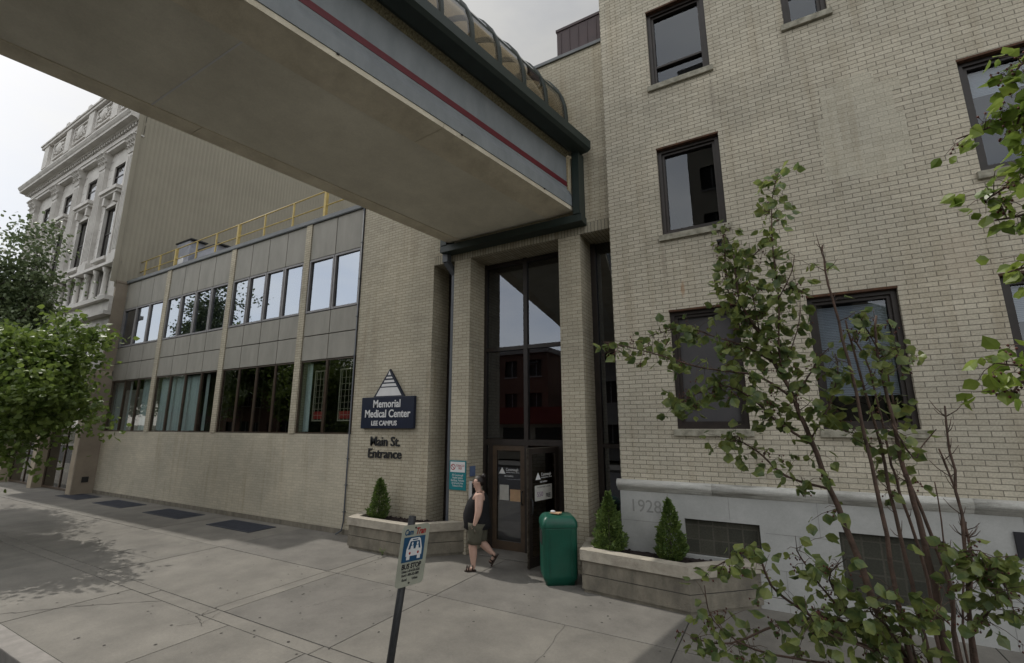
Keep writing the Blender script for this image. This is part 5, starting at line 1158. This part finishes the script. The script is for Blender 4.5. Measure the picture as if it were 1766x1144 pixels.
# hair drawn back to a bun
w = MB(); hc = P3(.03, 0, 1.492)
bm = bmesh.new(); bmesh.ops.create_icosphere(bm, subdivisions=3, radius=1)
for v in bm.verts:
    n_ = v.co.copy(); v.co = hc + Vector((n_.x * .108, n_.y * .098, n_.z * .102))
    if n_.z < -.3 and n_.x < .3: v.co.z += .06
    v.co += n_ * .006 * math.sin(n_.y * 30 + n_.x * 9)
bmesh.ops.delete(bm, geom=[v for v in bm.verts if (v.co.x < hc.x - .045 and v.co.z < hc.z + .062) or (v.co.x < hc.x + .02 and v.co.z < hc.z - .02)], context='VERTS')
w.bm(bm, 0, True)
bm = bmesh.new(); bmesh.ops.create_icosphere(bm, subdivisions=2, radius=.05)
for v in bm.verts: v.co = v.co * (1 + .1 * math.sin(v.co.x * 200)) + P3(.115, 0, 1.575)
w.bm(bm, 0, True); w.build('hair', 'hair', PR)
def ell(cx_, cy_, rx, ry, z, n=20, wob=0.0, ph=0):
    return [P3(cx_ + rx * math.cos(2 * math.pi * k / n) * (1 + wob * math.sin(5 * 2 * math.pi * k / n + ph)), cy_ + ry * math.sin(2 * math.pi * k / n) * (1 + wob * math.sin(5 * 2 * math.pi * k / n + ph)), z) for k in range(n)]
w = MB()
w.loft([ell(.01, 0, .245, .215, .69, 28, .06), ell(.0, 0, .242, .215, .76, 28, .04, 1), ell(-.015, 0, .24, .215, .86, 28, .025, 2), ell(-.015, 0, .235, .213, .95, 28, .02, 3), ell(.0, 0, .22, .205, 1.05, 28, .012), ell(.018, 0, .2, .2, 1.14, 28), ell(.035, 0, .165, .185, 1.21, 28), ell(.042, 0, .125, .15, 1.262, 28), ell(.042, 0, .10, .11, 1.285, 28)], cap=True)
for sg_ in (-1, 1): w.loft([[P3(.045 + a, sg_ * .105 + b_, z_) for a, b_ in ((-.05, -.025), (.05, -.025), (.05, .025), (-.05, .025))] for z_ in (1.24, 1.31)], 0, True)
w.build('tank_top', 'cloth_black', PR)
def limb(a, b_, ra, rb, n=16, wob=.04):
    a, b_ = Vector(a), Vector(b_); t_ = (b_ - a).normalized(); u = Vector((0, 1, 0)); v = t_.cross(u).normalized(); out = []
    for k in range(6):
        q = k / 5; c = a.lerp(b_, q); r_ = ra + (rb - ra) * q
        out.append([c + (u * math.cos(2 * math.pi * j / n) + v * math.sin(2 * math.pi * j / n)) * r_ * (1 + wob * q * math.sin(j * 1.9 + 4 * q)) for j in range(n)])
    return out
w = MB()
w.loft(limb(P3(.0, -.1, .80), P3(-.035, -.1, .45), .17, .122)); w.loft(limb(P3(.04, .1, .80), P3(.062, .1, .46), .165, .12)); w.build('shorts', 'cloth_khaki', PR)
w = MB()
def foot(an, toe, he, flat):
    a = Vector(toe) - Vector(he); a.normalize(); n_ = Vector((0, 1, 0)); dn = a.cross(n_).normalized()
    if dn.z > 0: dn = -dn
    c0 = Vector(he) + dn * .04 - a * .035; c1 = Vector(toe) + dn * .038 + a * .04; rings = []
    for k in range(7):
        q = k / 6; c = c0.lerp(c1, q); wd = (.032, .04, .038, .04, .047, .044, .022)[k]
        rings.append([c + n_ * wd, c - n_ * wd, c - n_ * wd + dn * .02, c + n_ * wd + dn * .02])
    w.loft(rings, 0, False)
    for q in (.28, .62, .8):
        c = c0.lerp(c1, q) - dn * .0; w.tube([c + n_ * .046, c + n_ * .04 - dn * (.06 if q > .5 else .08), c - n_ * .04 - dn * (.06 if q > .5 else .08), c - n_ * .046], .012, 6)
foot(None, P3(-.16, -.105, .06), P3(-.035, -.1, .06), True)
foot(None, nd['toR'][0], nd['heR'][0], False)
w.build('sandals', 'sandal', PR)
w = MB(); kx = P3(-.02, -.27, .70)
for k in range(4): w.tube([kx + Vector((0, 0, .02)), kx + Vector((.01 * k - .01, -.005, -.03 - .008 * k))], [.003, .005], 5)
w.v = [Matrix.Translation((PX, PY, 0)) @ Matrix.Rotation(R(30), 4, 'Z') @ Matrix.Translation((-PX, -PY, 0)) @ v for v in w.v]
o = w.build('keys', 'steel_worn'); tag(o, 'small bunch of keys hanging from the walking person\'s near hand', 'keys')

PR.rotation_euler = (0, 0, R(30))

# ================================================================== ACROSS THE ROAD (seen in the glass)
def plain_building(name, label, x0, x1, y0, y1, h, mt, rows, cols, glassy='glass_office', trim='grey_wall'):
    T = thing(name, label, 'building', ((x0 + x1) / 2, y0, 0)); w = MB()
    holes = []
    for r_ in range(rows):
        for c_ in range(cols):
            cw = (x1 - x0) / cols; a = x0 + cw * (c_ + .25); b_ = x0 + cw * (c_ + .75); fh = h / rows; holes.append((a, b_, fh * (r_ + .3), fh * (r_ + .8)))
    # street face looks towards +Y
    xs = sorted({x0, x1, *[q for h_ in holes for q in h_[:2]]}); zs = sorted({0, h, *[q for h_ in holes for q in h_[2:]]})
    for i in range(len(xs) - 1):
        for j in range(len(zs) - 1):
            cx_, cz_ = (xs[i] + xs[i + 1]) / 2, (zs[j] + zs[j + 1]) / 2
            if any(q[0] < cx_ < q[1] and q[2] < cz_ < q[3] for q in holes): continue
            w.quad((xs[i + 1], y1, zs[j]), (xs[i], y1, zs[j]), (xs[i], y1, zs[j + 1]), (xs[i + 1], y1, zs[j + 1]))
    w.quad((x0, y1, 0), (x0, y0, 0), (x0, y0, h), (x0, y1, h)); w.quad((x1, y0, 0), (x1, y1, 0), (x1, y1, h), (x1, y0, h)); w.quad((x0, y0, h), (x1, y0, h), (x1, y1, h), (x0, y1, h)); w.quad((x1, y0, 0), (x0, y0, 0), (x0, y0, h), (x1, y0, h))
    w.build('wall', mt, T)
    w = MB(); w.box(x0 - .15, x1 + .15, y0, y1 + .2, h, h + .4); w.build('cornice', trim, T)
    for a, b_, c, d in holes:
        w = MB(); w.box(a, b_, y1 - .3, y1 - .2, c, d, 0); w.box((a + b_) / 2 - .03, (a + b_) / 2 + .03, y1 - .2, y1 - .16, c, d, 1); w.box(a - .05, b_ + .05, y1 - .2, y1 + .06, c - .12, c, 1); w.build('window', ['room_dark', trim], T)
    return T
plain_building('brick_block', 'dark red brick block across the road, mirrored in the entrance glass', -26, -16.5, -28, -18, 8.6, 'red_brick', 3, 4)
T = thing('corner_shop', 'low shop with a red fascia across the road, mirrored in the entrance glass', 'shop', (-17, -13, 0))
w = MB(); w.box(-24, -12.6, -17.9, -13.2, 0, 2.55); w.build('wall', 'beige_wall', T)
w = MB(); w.box(-24.2, -12.4, -18, -12.8, 2.55, 3.75); w.build('fascia', 'awning_red', T)
w = MB()
for k in range(4): w.box(-23.4 + k * 2.7, -21.4 + k * 2.7, -13.2, -13.15, .6, 2.3)
w.build('window', 'room_dark', T)
plain_building('sky_blocking_row', 'low brick row added across the road to block horizon sky from window reflections', -74, -27, -26, -15, 7.0, 'red_brick', 2, 14)  # added row, keeps bright horizon sky out of the lower panes
plain_building('beige_tower', 'tall beige building across the road, mirrored in the upper windows', -3.6, 5, -30, -15, 27, 'beige_wall', 8, 3)
plain_building('garage_block', 'concrete garage block at the far end of the bridge', -12.4, -4.2, -30, -15.5, 12.5, 'grey_wall', 4, 2)
T = thing('street_lamp', 'tall dark street lamp across the road, mirrored in the entrance glass', 'street lamp', (-14.2, -9.6, 0))
w = MB(); w.tube([(-14.2, -9.6, 0), (-14.2, -9.6, 6.4)], [.09, .06], 8); w.build('pole', 'black_metal', T)
w = MB(); w.box(-14.25, -13.2, -9.7, -9.5, 6.4, 6.55, 0, .02); w.build('lamp_head', 'black_metal', T)
